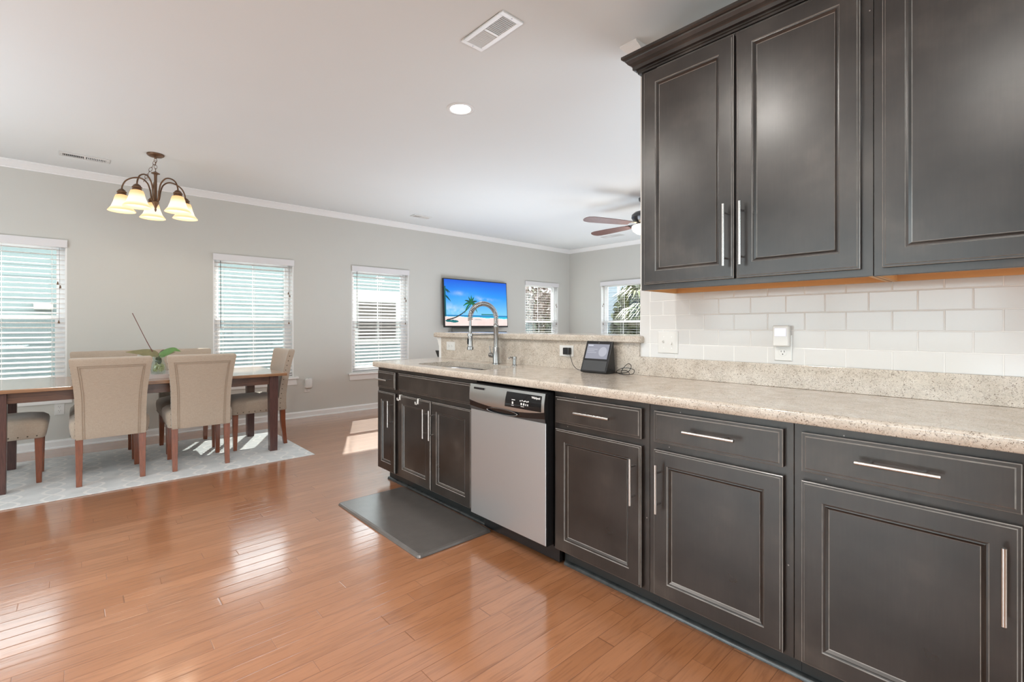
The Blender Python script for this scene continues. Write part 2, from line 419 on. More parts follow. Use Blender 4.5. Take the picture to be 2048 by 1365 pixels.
M = dict(
    wall=simple('greige_wall_paint', (0.570, 0.565, 0.530), 0.75, noise=0.02, nscale=3, bump=0.05, bscale=180),
    white_wall=simple('white_wall_paint', (0.72, 0.72, 0.70), 0.7, bump=0.05, bscale=180),
    ceiling=simple('ceiling_paint', (0.675, 0.695, 0.69), 0.85, noise=0.015, nscale=2, bump=0.06, bscale=160),
    trim=simple('white_trim_paint', (0.80, 0.80, 0.79), 0.32),
    valance=simple('white_blind_faux_wood', (0.70, 0.69, 0.70), 0.45),
    slat=mat_slat(),
    glass=mat_glass(),
    screen=mat_glass('insect_screen_mesh', (0.83, 0.84, 0.85)),
    vinyl=simple('white_vinyl', (0.84, 0.85, 0.86), 0.35),
    floor=mat_floor(), quartz=mat_quartz(), cab=mat_cabinet(),
    edge=simple('rubbed_edge_highlight', (0.22, 0.205, 0.19), 0.22, noise=0.5, nscale=25),  # lip strips lighter: edge highlights painted into the colour along with paint wear
    cab_in=simple('birch_cabinet_underside', (0.66, 0.37, 0.15), 0.5, noise=0.12, nscale=5, stretch=(1, 1, 12)),
    toe=simple('black_toe_board', (0.018, 0.02, 0.02), 0.4),
    shoe=simple('grey_shoe_molding_paint', (0.050, 0.053, 0.053), 0.22, noise=0.8, nscale=18),
    nickel=simple('brushed_nickel', (0.58, 0.565, 0.55), 0.26, metal=1.0),
    faucet=simple('brushed_faucet_metal', (0.36, 0.355, 0.35), 0.24, metal=1.0),
    steel=simple('stainless_steel', (0.60, 0.61, 0.625), 0.42, metal=1.0, bump=0.08, bscale=30, stretch=(1, 1, 30)),
    steel_ctrl=simple('stainless_control_band', (0.56, 0.56, 0.55), 0.30, metal=1.0),
    chrome=simple('polished_chrome', (0.72, 0.72, 0.72), 0.10, metal=1.0),
    dark_metal=simple('dark_nickel', (0.30, 0.30, 0.30), 0.25, metal=1.0),
    black=simple('black_plastic', (0.012, 0.012, 0.013), 0.25),
    gloss_black=simple('glossy_black', (0.008, 0.008, 0.009), 0.08),
    dark_grey=simple('dark_grey_plastic', (0.05, 0.052, 0.055), 0.35),
    tile=simple('white_glazed_tile', (0.66, 0.66, 0.655), 0.13, spec=0.5),
    grout=simple('pale_grout', (0.80, 0.80, 0.79), 0.6),
    plate=simple('white_plate_plastic', (0.70, 0.70, 0.685), 0.25),
    slot=simple('dark_slot', (0.03, 0.03, 0.03), 0.5),
    rug=mat_rug(),
    mat=simple('grey_rubber_mat', (0.098, 0.088, 0.082), 0.3, coat=1.0, coat_rough=0.27, noise=0.25, nscale=14, bump=0.25, bscale=120),
    fabric=mat_fabric('beige_linen', (0.34, 0.275, 0.215), (0.45, 0.375, 0.305)),
    seam=simple('linen_seam', (0.33, 0.26, 0.20), 0.8),
    nail=simple('bronze_nailhead', (0.10, 0.08, 0.06), 0.35, metal=0.8),
    leg=mat_wood('cherry_wood', (0.15, 0.040, 0.016), (0.24, 0.068, 0.028), (20, 20, 2), 0.3, 0.3),
    table=mat_wood('walnut_table', (0.075, 0.036, 0.026), (0.15, 0.072, 0.045), (2, 30, 30), 0.3, 0.3, 5.0),
    table_leg=mat_wood('walnut_table_leg', (0.055, 0.022, 0.020), (0.105, 0.047, 0.038), (25, 25, 2), 0.35, 0.2, 5.0),
    table_top=mat_wood('walnut_table_top', (0.21, 0.105, 0.055), (0.38, 0.21, 0.115), (1.5, 22, 22), 0.22, 0.6, 4.0),
    bronze=simple('oiled_bronze', (0.15, 0.085, 0.050), 0.35, metal=0.7),
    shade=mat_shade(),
    lamp=simple('lit_lens', (0.9, 0.9, 0.9), 0.5, emit=(1.0, 0.97, 0.92), estr=14.0),
    fan_lamp=simple('fan_light_glass', (0.9, 0.85, 0.75), 0.3, emit=(1.0, 0.86, 0.66), estr=2.4),
    fan_blade=mat_wood('walnut_fan_blade', (0.09, 0.035, 0.028), (0.15, 0.06, 0.045), (3, 20, 20), 0.35, 0.2),
    fan_body=simple('pewter_fan_body', (0.09, 0.09, 0.095), 0.3, metal=0.7),
    leaf=simple('orchid_leaf', (0.11, 0.22, 0.06), 0.3, noise=0.3, nscale=20),
    leaf_brown=simple('olive_brown_leaf', (0.22, 0.20, 0.10), 0.35, noise=0.3, nscale=20),
    leaf_dark=simple('dark_plum_leaf', (0.10, 0.07, 0.06), 0.35, noise=0.3, nscale=20),
    stem=simple('brown_flower_stem', (0.16, 0.06, 0.05), 0.5),
    root=simple('orchid_root', (0.42, 0.42, 0.20), 0.6),
    moss=simple('dark_moss', (0.06, 0.07, 0.03), 0.8),
    vase=mat_glass('clear_vase_glass', (0.93, 0.97, 0.95)),
    tray=simple('whitewashed_tray', (0.55, 0.50, 0.48), 0.4, noise=0.15, nscale=12),
    hook=simple('clear_plastic_hook', (0.80, 0.80, 0.78), 0.2),
    pic=mat_attr('television_picture', 1.0),
    dev_screen=simple('lit_device_screen', (0.02, 0.02, 0.02), 0.15, emit=(0.36, 0.37, 0.44), estr=0.8),
    dev_light=simple('lit_device_marks', (0.02, 0.02, 0.02), 0.15, emit=(0.72, 0.74, 0.82), estr=0.9),
    dev_dim=simple('lit_device_faint_marks', (0.02, 0.02, 0.02), 0.15, emit=(0.52, 0.53, 0.60), estr=0.85),
    night=simple('night_light_lens', (0.75, 0.75, 0.80), 0.2, emit=(0.75, 0.75, 1.0), estr=0.25),
    mark=simple('printed_white_marks', (0.75, 0.75, 0.75), 0.4),
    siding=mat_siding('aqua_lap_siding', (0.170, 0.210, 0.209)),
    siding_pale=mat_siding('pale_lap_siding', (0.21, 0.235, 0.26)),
    ext_trim=simple('white_house_trim', (0.36, 0.35, 0.33), 0.6),
    ext_glass=simple('dark_house_window', (0.055, 0.045, 0.04), 0.45),
    roof=simple('grey_shingle', (0.12, 0.12, 0.12), 0.9, noise=0.4, nscale=30),
    ground=simple('mulch_ground', (0.17, 0.135, 0.095), 0.95, noise=0.5, nscale=12),
    frond=simple('yellow_green_frond', (0.088, 0.095, 0.028), 0.5, noise=0.4, nscale=6),
    hedge=simple('olive_hedge_leaf', (0.075, 0.08, 0.032), 0.6, noise=0.4, nscale=5),
    pink=simple('pink_red_foliage', (0.15, 0.105, 0.088), 0.6, noise=0.3, nscale=5),
    bark=simple('tree_bark', (0.12, 0.08, 0.05), 0.9, noise=0.4, nscale=20),
    fence=mat_wood('weathered_fence', (0.13, 0.09, 0.06), (0.24, 0.18, 0.12), (2, 2, 20), 0.8, 0.0),
)


# ------------------------------------------------------------------ mesh helpers
class MB:
    def __init__(self):
        self.v = []; self.f = []; self.mi = []; self.sm = []; self.cur = 0

    def add(self, vs, fs, smooth=False, mi=None):
        n = len(self.v)
        self.v += [tuple(p) for p in vs]
        for f in fs:
            self.f.append([i + n for i in f]); self.mi.append(self.cur if mi is None else mi); self.sm.append(smooth)

    def box(self, a, b, mi=None, rot=None, piv=None):
        x0, y0, z0 = [min(p, q) for p, q in zip(a, b)]; x1, y1, z1 = [max(p, q) for p, q in zip(a, b)]
        vs = [(x0, y0, z0), (x1, y0, z0), (x1, y1, z0), (x0, y1, z0), (x0, y0, z1), (x1, y0, z1), (x1, y1, z1), (x0, y1, z1)]
        if rot is not None:
            p0 = Vector(piv) if piv else Vector(((x0 + x1) / 2, (y0 + y1) / 2, (z0 + z1) / 2))
            vs = [tuple(p0 + rot @ (Vector(v) - p0)) for v in vs]
        self.add(vs, [(0, 3, 2, 1), (4, 5, 6, 7), (0, 1, 5, 4), (1, 2, 6, 5), (2, 3, 7, 6), (3, 0, 4, 7)], mi=mi)
        return self

    def taper(self, a0, a1, z0, b0, b1, z1, mi=None):
        """box whose bottom rect is a0..a1 (x,y) at z0 and top rect b0..b1 at z1"""
        vs = [(a0[0], a0[1], z0), (a1[0], a0[1], z0), (a1[0], a1[1], z0), (a0[0], a1[1], z0),
              (b0[0], b0[1], z1), (b1[0], b0[1], z1), (b1[0], b1[1], z1), (b0[0], b1[1], z1)]
        self.add(vs, [(0, 3, 2, 1), (4, 5, 6, 7), (0, 1, 5, 4), (1, 2, 6, 5), (2, 3, 7, 6), (3, 0, 4, 7)], mi=mi)
        return self

    def prism(self, prof, d, mi=None, smooth=False):
        """closed profile (list of 3d points) extruded by vector d"""
        n = len(prof); d = Vector(d)
        vs = [Vector(p) for p in prof] + [Vector(p) + d for p in prof]
        fs = [(i, (i + 1) % n, n + (i + 1) % n, n + i) for i in range(n)]
        self.add(vs, fs, smooth, mi); self.add(vs[:n], [tuple(range(n))[::-1]], False, mi); self.add(vs[n:], [tuple(range(n))], False, mi)
        return self

    def lathe(self, prof, center=(0, 0, 0), seg=24, axis=Vector((0, 0, 1)), mi=None, smooth=True, closed=False):
        """profile [(r, h)] about axis through center"""
        axis = Vector(axis).normalized()
        q = Vector((0, 0, 1)).rotation_difference(axis)
        vs = []; fs = []
        n = len(prof)
        for j in range(seg):
            a = 2 * PI * j / seg
            for r, h in prof:
                vs.append(Vector(center) + q @ Vector((r * math.cos(a), r * math.sin(a), h)))
        for j in range(seg):
            k = (j + 1) % seg
            for i in range(n - 1):
                fs.append((j * n + i, k * n + i, k * n + i + 1, j * n + i + 1))
            if closed:
                fs.append((j * n + n - 1, k * n + n - 1, k * n, j * n))
        self.add(vs, fs, smooth, mi)
        return self

    def cyl(self, p0, p1, r, seg=16, r1=None, mi=None):
        p0, p1 = Vector(p0), Vector(p1); h = (p1 - p0).length
        r1 = r if r1 is None else r1
        self.lathe([(r, 0), (r1, h)], p0, seg, p1 - p0, mi)
        q = Vector((0, 0, 1)).rotation_difference((p1 - p0).normalized())
        for (rr, hh, fl) in ((r, 0, True), (r1, h, False)):
            vs = [p0 + q @ Vector((rr * math.cos(2 * PI * j / seg), rr * math.sin(2 * PI * j / seg), hh)) for j in range(seg)]
            f = tuple(range(seg))
            self.add(vs, [f[::-1] if fl else f], False, mi)
        return self

    def tube(self, pts, r, seg=8, mi=None, closed=False, caps=True):
        pts = [Vector(p) for p in pts]
        n = len(pts); rings = []
        up = Vector((0, 0, 1))
        prev = None
        for i, p in enumerate(pts):
            if closed:
                t = (pts[(i + 1) % n] - pts[(i - 1) % n]).normalized()
            else:
                t = (pts[min(i + 1, n - 1)] - pts[max(i - 1, 0)]).normalized()
            if prev is None:
                a = up if abs(t.dot(up)) < 0.9 else Vector((1, 0, 0))
                x = t.cross(a).normalized()
            else:
                x = (prev - t * prev.dot(t)).normalized()
            prev = x
            y = t.cross(x)
            rr = r[i] if isinstance(r, (list, tuple)) else r
            rings.append([p + x * rr * math.cos(2 * PI * k / seg) + y * rr * math.sin(2 * PI * k / seg) for k in range(seg)])
        vs = [v for ring in rings for v in ring]
        fs = []
        for i in range(n if closed else n - 1):
            i2 = (i + 1) % n
            for k in range(seg):
                k2 = (k + 1) % seg
                fs.append((i * seg + k, i * seg + k2, i2 * seg + k2, i2 * seg + k))
        self.add(vs, fs, True, mi)
        if caps and not closed:
            self.add(rings[0], [tuple(range(seg))[::-1]], False, mi); self.add(rings[-1], [tuple(range(seg))], False, mi)
        return self

    def rings(self, loops, smooth=False, mis=None, cap0=True, cap1=True):
        """list of loops (each same count of points) joined into a skin"""
        n = len(loops[0])
        for i in range(len(loops) - 1):
            vs = list(loops[i]) + list(loops[i + 1])
            fs = [(k, (k + 1) % n, n + (k + 1) % n, n + k) for k in range(n)]
            self.add(vs, fs, smooth, mis[i] if mis else None)
        if cap0:
            self.add(loops[0], [tuple(range(n))[::-1]], False, 0 if mis else None)
        if cap1:
            self.add(loops[-1], [tuple(range(n))], False, 0 if mis else None)
        return self

    def build(self, name, mats, parent=None, bevel=0.0, bseg=2, weld=True, sub=0, autosmooth=False):
        me = bpy.data.meshes.new(name)
        me.from_pydata([tuple(v) for v in self.v], [], self.f)
        if not isinstance(mats, (list, tuple)):
            mats = [mats]
        for m in mats:
            me.materials.append(m)
        me.polygons.foreach_set('material_index', self.mi)
        me.polygons.foreach_set('use_smooth', self.sm)
        me.update()
        bm = bmesh.new(); bm.from_mesh(me)
        if weld:
            bmesh.ops.remove_doubles(bm, verts=bm.verts, dist=1e-5)
        bmesh.ops.recalc_face_normals(bm, faces=bm.faces)
        bm.to_mesh(me); bm.free()
        if autosmooth:
            me.polygons.foreach_set('use_smooth', [True] * len(me.polygons))
            me.set_sharp_from_angle(angle=math.radians(35))
        elif any(self.sm) and weld:
            me.set_sharp_from_angle(angle=math.radians(50))
        o = bpy.data.objects.new(name, me); C.objects.link(o)
        if parent is not None:
            o.parent = parent
        if bevel:
            md = o.modifiers.new('bevel', 'BEVEL'); md.width = bevel; md.segments = bseg; md.limit_method = 'ANGLE'
            md.angle_limit = math.radians(40); md.harden_normals = False
        if sub:
            md = o.modifiers.new('sub', 'SUBSURF'); md.levels = sub; md.render_levels = sub
        return o


def tag(o, label=None, cat=None, group=None, kind=None):
    if label: o['label'] = label
    if cat: o['category'] = cat
    if group: o['group'] = group
    if kind: o['kind'] = kind
    return o


def thing(name, label, cat, loc=(0, 0, 0), rz=0.0, group=None):
    o = bpy.data.objects.new(name, None); C.objects.link(o)
    o.empty_display_size = 0.1
    o.location = loc; o.rotation_euler = (0, 0, rz)
    return tag(o, label, cat, group)


def struct(name, mb, mats, parent=None, **kw):
    o = mb.build(name, mats, parent, **kw)
    o['kind'] = 'structure'
    return o


def box(a, b):
    return MB().box(a, b)


def dup(root, loc, rz, label):
    r = root.copy(); C.objects.link(r); r.location = loc; r.rotation_euler = (0, 0, rz); r['label'] = label
    for ch in list(root.children):
        c = ch.copy(); C.objects.link(c); c.parent = r
        for g in list(ch.children):
            d = g.copy(); C.objects.link(d); d.parent = c
    return r


def text_mesh(s, size, mat, parent, name, mtx, extrude=0.0003, bold=False):
    cu = bpy.data.curves.new('t', 'FONT'); cu.body = s; cu.size = size; cu.align_x = 'CENTER'; cu.align_y = 'CENTER'
    cu.extrude = extrude; cu.offset = 0.0006 if bold else 0.0
    ob = bpy.data.objects.new('t', cu); C.objects.link(ob)
    dg = bpy.context.evaluated_depsgraph_get(); dg.update()
    me = bpy.data.meshes.new_from_object(ob.evaluated_get(dg))
    bpy.data.objects.remove(ob); bpy.data.curves.remove(cu)
    me.transform(mtx); me.materials.clear(); me.materials.append(mat)
    o = bpy.data.objects.new(name, me); C.objects.link(o); o.parent = parent
    return o


# ------------------------------------------------------------------ room shell
def wall_cells(mb, axis, c0, c1, s0, s1, holes):
    """wall slab between c0 and c1 (normal axis), along s0..s1, z 0..HC, with rectangular holes (a,b,z0,z1)"""
    ss = sorted({s0, s1, *[h[0] for h in holes], *[h[1] for h in holes]})
    zs = sorted({0.0, HC, *[h[2] for h in holes], *[h[3] for h in holes]})
    for i in range(len(ss) - 1):
        for k in range(len(zs) - 1):
            a, b, z0, z1 = ss[i], ss[i + 1], zs[k], zs[k + 1]
            if any(h[0] - 1e-6 <= a and b <= h[1] + 1e-6 and h[2] - 1e-6 <= z0 and z1 <= h[3] + 1e-6 for h in holes):
                continue
            if axis == 'y':
                mb.box((a, c0, z0), (b, c1, z1))
            else:
                mb.box((c0, a, z0), (c1, b, z1))
    return mb


struct('floor', box((XL - .2, YB - .2, -0.05), (XF + .2, YW + .2, 0)), M['floor'])
struct('ceiling', box((XL - .2, YB - .2, HC), (XF + .2, YW + .2, HC + 0.05)), M['ceiling'])
struct('wall_back', wall_cells(MB(), 'y', YW, YW + WT, XL, XF, [(a, b, WZ0, WZ1) for a, b in WINS]), M['wall'])
struct('wall_right', wall_cells(MB(), 'x', XF, XF + WT, YB, YW + WT, [(W5[0], W5[1], WZ0, WZ1)]), M['wall'])
struct('wall_left', wall_cells(MB(), 'x', XL - WT, XL, YB, YW, [(ADDED_OPEN_L[0], ADDED_OPEN_L[1], 0.0, 2.25)]), M['wall'])
struct('wall_front', wall_cells(MB(), 'y', YB - WT, YB, XL, XF, [(ADDED_OPEN_B[0], ADDED_OPEN_B[1], 0.6, 2.3)]), M['wall'])
struct('wall_kitchen', box((XK, YB, 0), (XK + 0.12, 1.507, HC)), M['white_wall'])
struct('wall_peninsula', box((XK, 1.507, 0), (XK + 0.12, 3.475, 1.104)), M['white_wall'])


# moulding runs: profile (d out from wall, z), mitred at the corner of the two visible walls
CROWN = [(0, HC), (0.080, HC), (0.080, HC - 0.010), (0.072, HC - 0.016), (0.062, HC - 0.022), (0.040, HC - 0.040),
         (0.024, HC - 0.055), (0.018, HC - 0.060), (0.016, HC - 0.068), (0.008, HC - 0.070), (0, HC - 0.070)]
BASE = [(0, 0), (0.026, 0), (0.026, 0.012), (0.018, 0.018), (0.016, 0.018), (0.016, 0.068), (0.012, 0.076), (0.010, 0.082), (0, 0.084)]


def corner_run(prof, f):
    """f(d, z) -> list of points along the run; skin between them"""
    mb = MB()
    loops = [[Vector(f(d, z)[i]) for d, z in prof] for i in range(len(f(0, 0)))]
    mb.rings(loops)
    return mb


struct('trim_1', corner_run(CROWN, lambda d, z: [(XL, YW - d, z), (XF - d, YW - d, z), (XF - d, YB, z)]), M['trim'])
struct('trim_2', corner_run(CROWN, lambda d, z: [(XK - 1.6 * d, 1.452, z), (XK - 1.6 * d, 1.507 + .65 * d, z), (XK + .12 + d, 1.507 + .65 * d, z), (XK + .12 + d, YB, z)]), M['trim'])
struct('baseboard_back', corner_run(BASE, lambda d, z: [(XL, YW - d, z), (XF - d, YW - d, z)]), M['trim'])
struct('baseboard_right', corner_run(BASE, lambda d, z: [(XF - d, YW - d, z), (XF - d, YB, z)]), M['trim'])


# ------------------------------------------------------------------ windows and blinds
def T(kind):
    """coordinate maps: local (s along wall, n into the wall from the room face, z) -> world"""
    if kind == 'y':
        return lambda s, n, z: (s, YW + n, z)
    return lambda s, n, z: (XF + n, s, z)


def make_window(idx, a, b, kind):
    f = T(kind)
    root = bpy.data.objects.new('window_%d' % idx, None); C.objects.link(root); root['kind'] = 'structure'

    def bx(mb, s0, n0, z0, s1, n1, z1):
        return mb.box(f(s0, n0, z0), f(s1, n1, z1))
    j = MB()
    t = 0.012
    bx(j, a, 0, WZ0, a + t, WT, WZ1); bx(j, b - t, 0, WZ0, b, WT, WZ1); bx(j, a + t, 0, WZ1 - t, b - t, WT, WZ1); bx(j, a + t, 0.02, WZ0 - .001, b - t, WT, WZ0 + .008)
    j.build('jamb', M['trim'], root)
    fr = MB(); A, B = a + t, b - t; zb, zt = WZ0 + .008, WZ1 - t
    w = 0.035
    for s0, s1 in ((A, A + w), (B - w, B)):
        bx(fr, s0, 0.075, zb, s1, 0.135, zt)
    bx(fr, A + w, 0.075, zt - w, B - w, 0.135, zt); bx(fr, A + w, 0.075, zb, B - w, 0.135, zb + w)
    fr.build('frame', M['vinyl'], root, bevel=0.002)
    zm = 1.285
    for nm, n0, z0, z1, ws in (('lower_sash', 0.080, zb + w, zm + .02, 0.040), ('upper_sash', 0.108, zm - .02, zt - w, 0.030)):
        s = MB(); a1, b1 = A + w, B - w
        bx(s, a1, n0, z0, a1 + ws, n0 + .022, z1); bx(s, b1 - ws, n0, z0, b1, n0 + .022, z1)
        bx(s, a1 + ws, n0, z0, b1 - ws, n0 + .022, z0 + .04); bx(s, a1 + ws, n0, z1 - .04, b1 - ws, n0 + .022, z1)
        mid = (a1 + b1) / 2
        if idx > 1: bx(s, mid - .003, n0 + .008, z0 + .04, mid + .003, n0 + .014, z1 - .04)
        so = s.build(nm, M['vinyl'], root)
        g = MB(); bx(g, a1 + ws, n0 + .009, z0 + .04, b1 - ws, n0 + .013, z1 - .04)
        g.build('glass_pane', M['glass'], so)
        if nm == 'lower_sash':
            g = MB(); bx(g, a1 + .002, .1315, z0, b1 - .002, .1325, z1 - .03); g.build('insect_screen', M['screen'], root)
    sl = MB(); bx(sl, a - .055, -.045, WZ0 - .028, b + .055, 0.0, WZ0 - .004); bx(sl, a, 0.0, WZ0 - .028, b, .07, WZ0 - .004)
    sl.build('sill', M['trim'], root, bevel=0.004)
    ap = MB(); ap.prism([f(a - .04, -.018, WZ0 - .028), f(a - .03, -.012, WZ0 - .105), f(a - .03, 0, WZ0 - .105), f(a - .04, 0, WZ0 - .028)],
                        Vector(f(b + .035, 0, 0)) - Vector(f(a - .035, 0, 0)))
    ap.build('apron', M['trim'], root)
    return root


def make_blind(a, b, kind, label, tilt=22.0, wand=True, zlow=0.575, cords=(0.5,), th_=1.0):
    f = T(kind)
    root = thing('window_blind', label, 'window blind', f((a + b) / 2, 0.03, WZ1 - .07), 0, 'white slatted blinds in the windows')
    o0 = Vector(root.location)

    def P(s, n, z):
        return tuple(Vector(f(s, n, z)) - o0)
    v = MB()
    v.box(P(a - .004, -.022, WZ1 - .072), P(b + .004, -.008, WZ1 + .004)); v.box(P(a + .002, -.008, WZ1 - .072), P(a + .012, .03, WZ1 - .002))
    v.box(P(b - .012, -.008, WZ1 - .072), P(b - .002, .03, WZ1 - .002))
    v.build('valance', M['valance'], root, bevel=0.003)
    hr = MB(); hr.box(P(a + .014, 0.004, WZ1 - .055), P(b - .014, .055, WZ1 - .014)); hr.build('head_rail', M['trim'], root)
    s = MB()
    z = WZ1 - .095; pitch = 0.0478; th = math.radians(tilt)
    w = 0.050
    while z > zlow + 0.03:
        # cross-section: gently crowned slat, outer edge up
        prof = []
        for u, h in [(q_, r_ * th_) for q_, r_ in ((-.5, 0), (-.25, .0016), (0, .0022), (.25, .0016), (.5, 0), (.5, -.0026), (0, -.0004), (-.5, -.0026))]:
            n = 0.031 + u * w * math.cos(th) - h * math.sin(th); zz = z + u * w * math.sin(th) + h * math.cos(th)
            prof.append(P(a + .016, n, zz))
        s.prism(prof, Vector(P(b - .016, 0, 0)) - Vector(P(a + .016, 0, 0)))
        z -= pitch
    s.build('slats', M['slat'], root)
    br = MB(); br.box(P(a + .016, .010, zlow - .008), P(b - .016, .052, zlow + .008)); br.build('bottom_rail', M['valance'], root, bevel=0.002)
    for q in (0.12, 0.88) + tuple(cords):
        lc = MB(); ss = a + (b - a) * q
        lc.box(P(ss - .0012, .004, zlow), P(ss + .0012, .0055, WZ1 - .06)); lc.box(P(ss - .0012, .0565, zlow), P(ss + .0012, .058, WZ1 - .06))
        lc.build('ladder_cord', M['trim'], root)
    if wand:
        wd = MB(); wd.cyl(P(a + .075, -.003, WZ1 - .075), P(a + .078, -.003, 1.17), .0035, 8); wd.build('tilt_wand', M['dark_grey'], root)
    lc = MB(); lc.tube([P(b - .055, -.004, WZ1 - .075), P(b - .052, -.004, 1.62), P(b - .056, -.004, 1.24)], .0014, 6); lc.build('lift_cord', M['dark_grey'], root)
    for dz, dx in ((1.62, -.012), (1.585, .006), (1.24, -.004)):
        tb = MB(); tb.lathe([(0.0, .016), (.004, .015), (.009, -.014), (.0, -.016)], P(b - .054 + dx, -.008, dz), 10)
        tb.build('tassel', M['bronze'], root)
    return root


for i, (a, b) in enumerate(WINS):
    make_window(i + 1, a, b, 'y')
make_window(5, W5[0], W5[1], 'x')
BL = ['white open slat blind on the window at the left edge of the photo',
      'white slat blind right of the orchid, behind the chair at the table end',
      'white open slat blind on the window between the table end and the television',
      'white open slat blind on the narrow window right of the television, by the room corner']
for i, (a, b) in enumerate(WINS):
    make_blind(a, b, 'y', BL[i], wand=(i in (1, 2)), tilt=(14 if i == 0 else 20 if i < 3 else 5), th_=(1.0 if i < 3 else 0.6))
make_blind(W5[0], W5[1], 'x', 'white slatted blind on the far wall window that looks onto the palm', tilt=3.5, wand=False, th_=0.35)

# glazing of the two added daylight openings, out of view
g = MB(); g.box((XL - .08, ADDED_OPEN_L[0], 0.02), (XL - .06, ADDED_OPEN_L[1], 2.25)); 
gr = bpy.data.objects.new('window_6', None); C.objects.link(gr); gr['kind'] = 'structure'
g.build('glass_pane', M['glass'], gr)
fb = MB()
for yy in (ADDED_OPEN_L[0] + .03, sum(ADDED_OPEN_L) / 2, ADDED_OPEN_L[1] - .03):
    fb.box((XL - .1, yy - .03, 0.0), (XL - .04, yy + .03, 2.25))
fb.build('frame', M['vinyl'], gr)
gr = bpy.data.objects.new('window_7', None); C.objects.link(gr); gr['kind'] = 'structure'
g = MB(); g.box((ADDED_OPEN_B[0], YB - .08, .6), (ADDED_OPEN_B[1], YB - .06, 2.3)); g.build('glass_pane', M['glass'], gr)
fb = MB()
for xx in (ADDED_OPEN_B[0] + .03, sum(ADDED_OPEN_B) / 2, ADDED_OPEN_B[1] - .03):
    fb.box((xx - .03, YB - .1, 0.6), (xx + .03, YB - .04, 2.3))
fb.build('frame', M['vinyl'], gr)


# ------------------------------------------------------------------ tiled backsplash
def rrect_tile(mb, x, y0, y1, z0, z1):
    e = 0.0022
    def loop(xx, i):
        return [Vector((xx, y0 + i, z0 + i)), Vector((xx, y1 - i, z0 + i)), Vector((xx, y1 - i, z1 - i)), Vector((xx, y0 + i, z1 - i))]
    mb.rings([loop(XK, 0), loop(x + .0018, 0), loop(x + .0004, e * .5), loop(x, e)], cap0=False)


tl = MB()
rows = [1.0265, 1.1035, 1.181, 1.259, 1.337, 1.415]
g_ = 0.0010
for r in range(len(rows) - 1):
    z0, z1 = rows[r] + g_, rows[r + 1] - g_
    off = 1.136 if r % 2 == 0 else 1.0595
    y = off + 0.1515 * 3
    while y > -0.1:
        ya, yb = y - 0.1515 + g_, min(y - g_, 1.4425 - g_)
        if yb - ya > 0.01:
            rrect_tile(tl, XK - .008, ya, yb, z0, z1)
        y -= 0.1515
for zz in [1.0265, 1.1035, 1.259, 1.415]:
    pass
zz = 1.0265
for a_, b_ in ((1.0265, 1.104), (1.104, 1.259), (1.259, 1.415)):
    rrect_tile(tl, XK - .008, 1.4425 + g_, 1.505, a_ + g_, b_ - g_)
tiles = struct('wall_tiles', tl, M['tile'])
gt = struct('wall_grout', box((XK - .0070, -.1, 1.02), (XK - .0005, 1.504, 1.42)), M['grout'])


# ------------------------------------------------------------------ kitchen cabinets
XDOOR, XFR = 1.735, 1.757


def panel_front(mb, X, y0, y1, z0, z1, prof, flip=1):
    """concentric rectangular profile [(inset, depth behind X, material index of the strip that follows)]"""
    loops = []
    for ins, dep, _ in prof:
        x = X + dep
        loops.append([Vector((x, y0 + ins, z0 + ins)), Vector((x, y1 - ins, z0 + ins)), Vector((x, y1 - ins, z1 - ins)), Vector((x, y0 + ins, z1 - ins))])
    mb.rings(loops, mis=[p[2] for p in prof[:-1]])
    return mb


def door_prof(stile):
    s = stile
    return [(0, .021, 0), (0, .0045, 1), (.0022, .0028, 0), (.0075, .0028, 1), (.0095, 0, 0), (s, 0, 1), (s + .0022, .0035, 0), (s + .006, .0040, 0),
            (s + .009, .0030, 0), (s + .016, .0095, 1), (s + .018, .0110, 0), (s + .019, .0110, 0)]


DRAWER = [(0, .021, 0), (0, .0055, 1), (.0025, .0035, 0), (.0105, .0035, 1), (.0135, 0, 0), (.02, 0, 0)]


def bar_handle(parent, X, c, ends, vertical, out=0.036):
    """X: door face; c: fixed coordinate; ends: (lo, hi) of the bar along z (vertical) or y"""
    mb = MB(); r = 0.0058
    lo, hi = ends
    P = (lambda t, x: (x, c, t)) if vertical else (lambda t, x: (x, t, c))
    mb.cyl(P(lo, X - out), P(hi, X - out), r, 14)
    o = mb.build('handle', M['nickel'], parent)
    for t in (lo + .034, hi - .034):
        p = MB(); p.cyl(P(t, X - out + .003), P(t, X), .0042, 10); p.build('post', M['dark_metal'], parent)
    return o


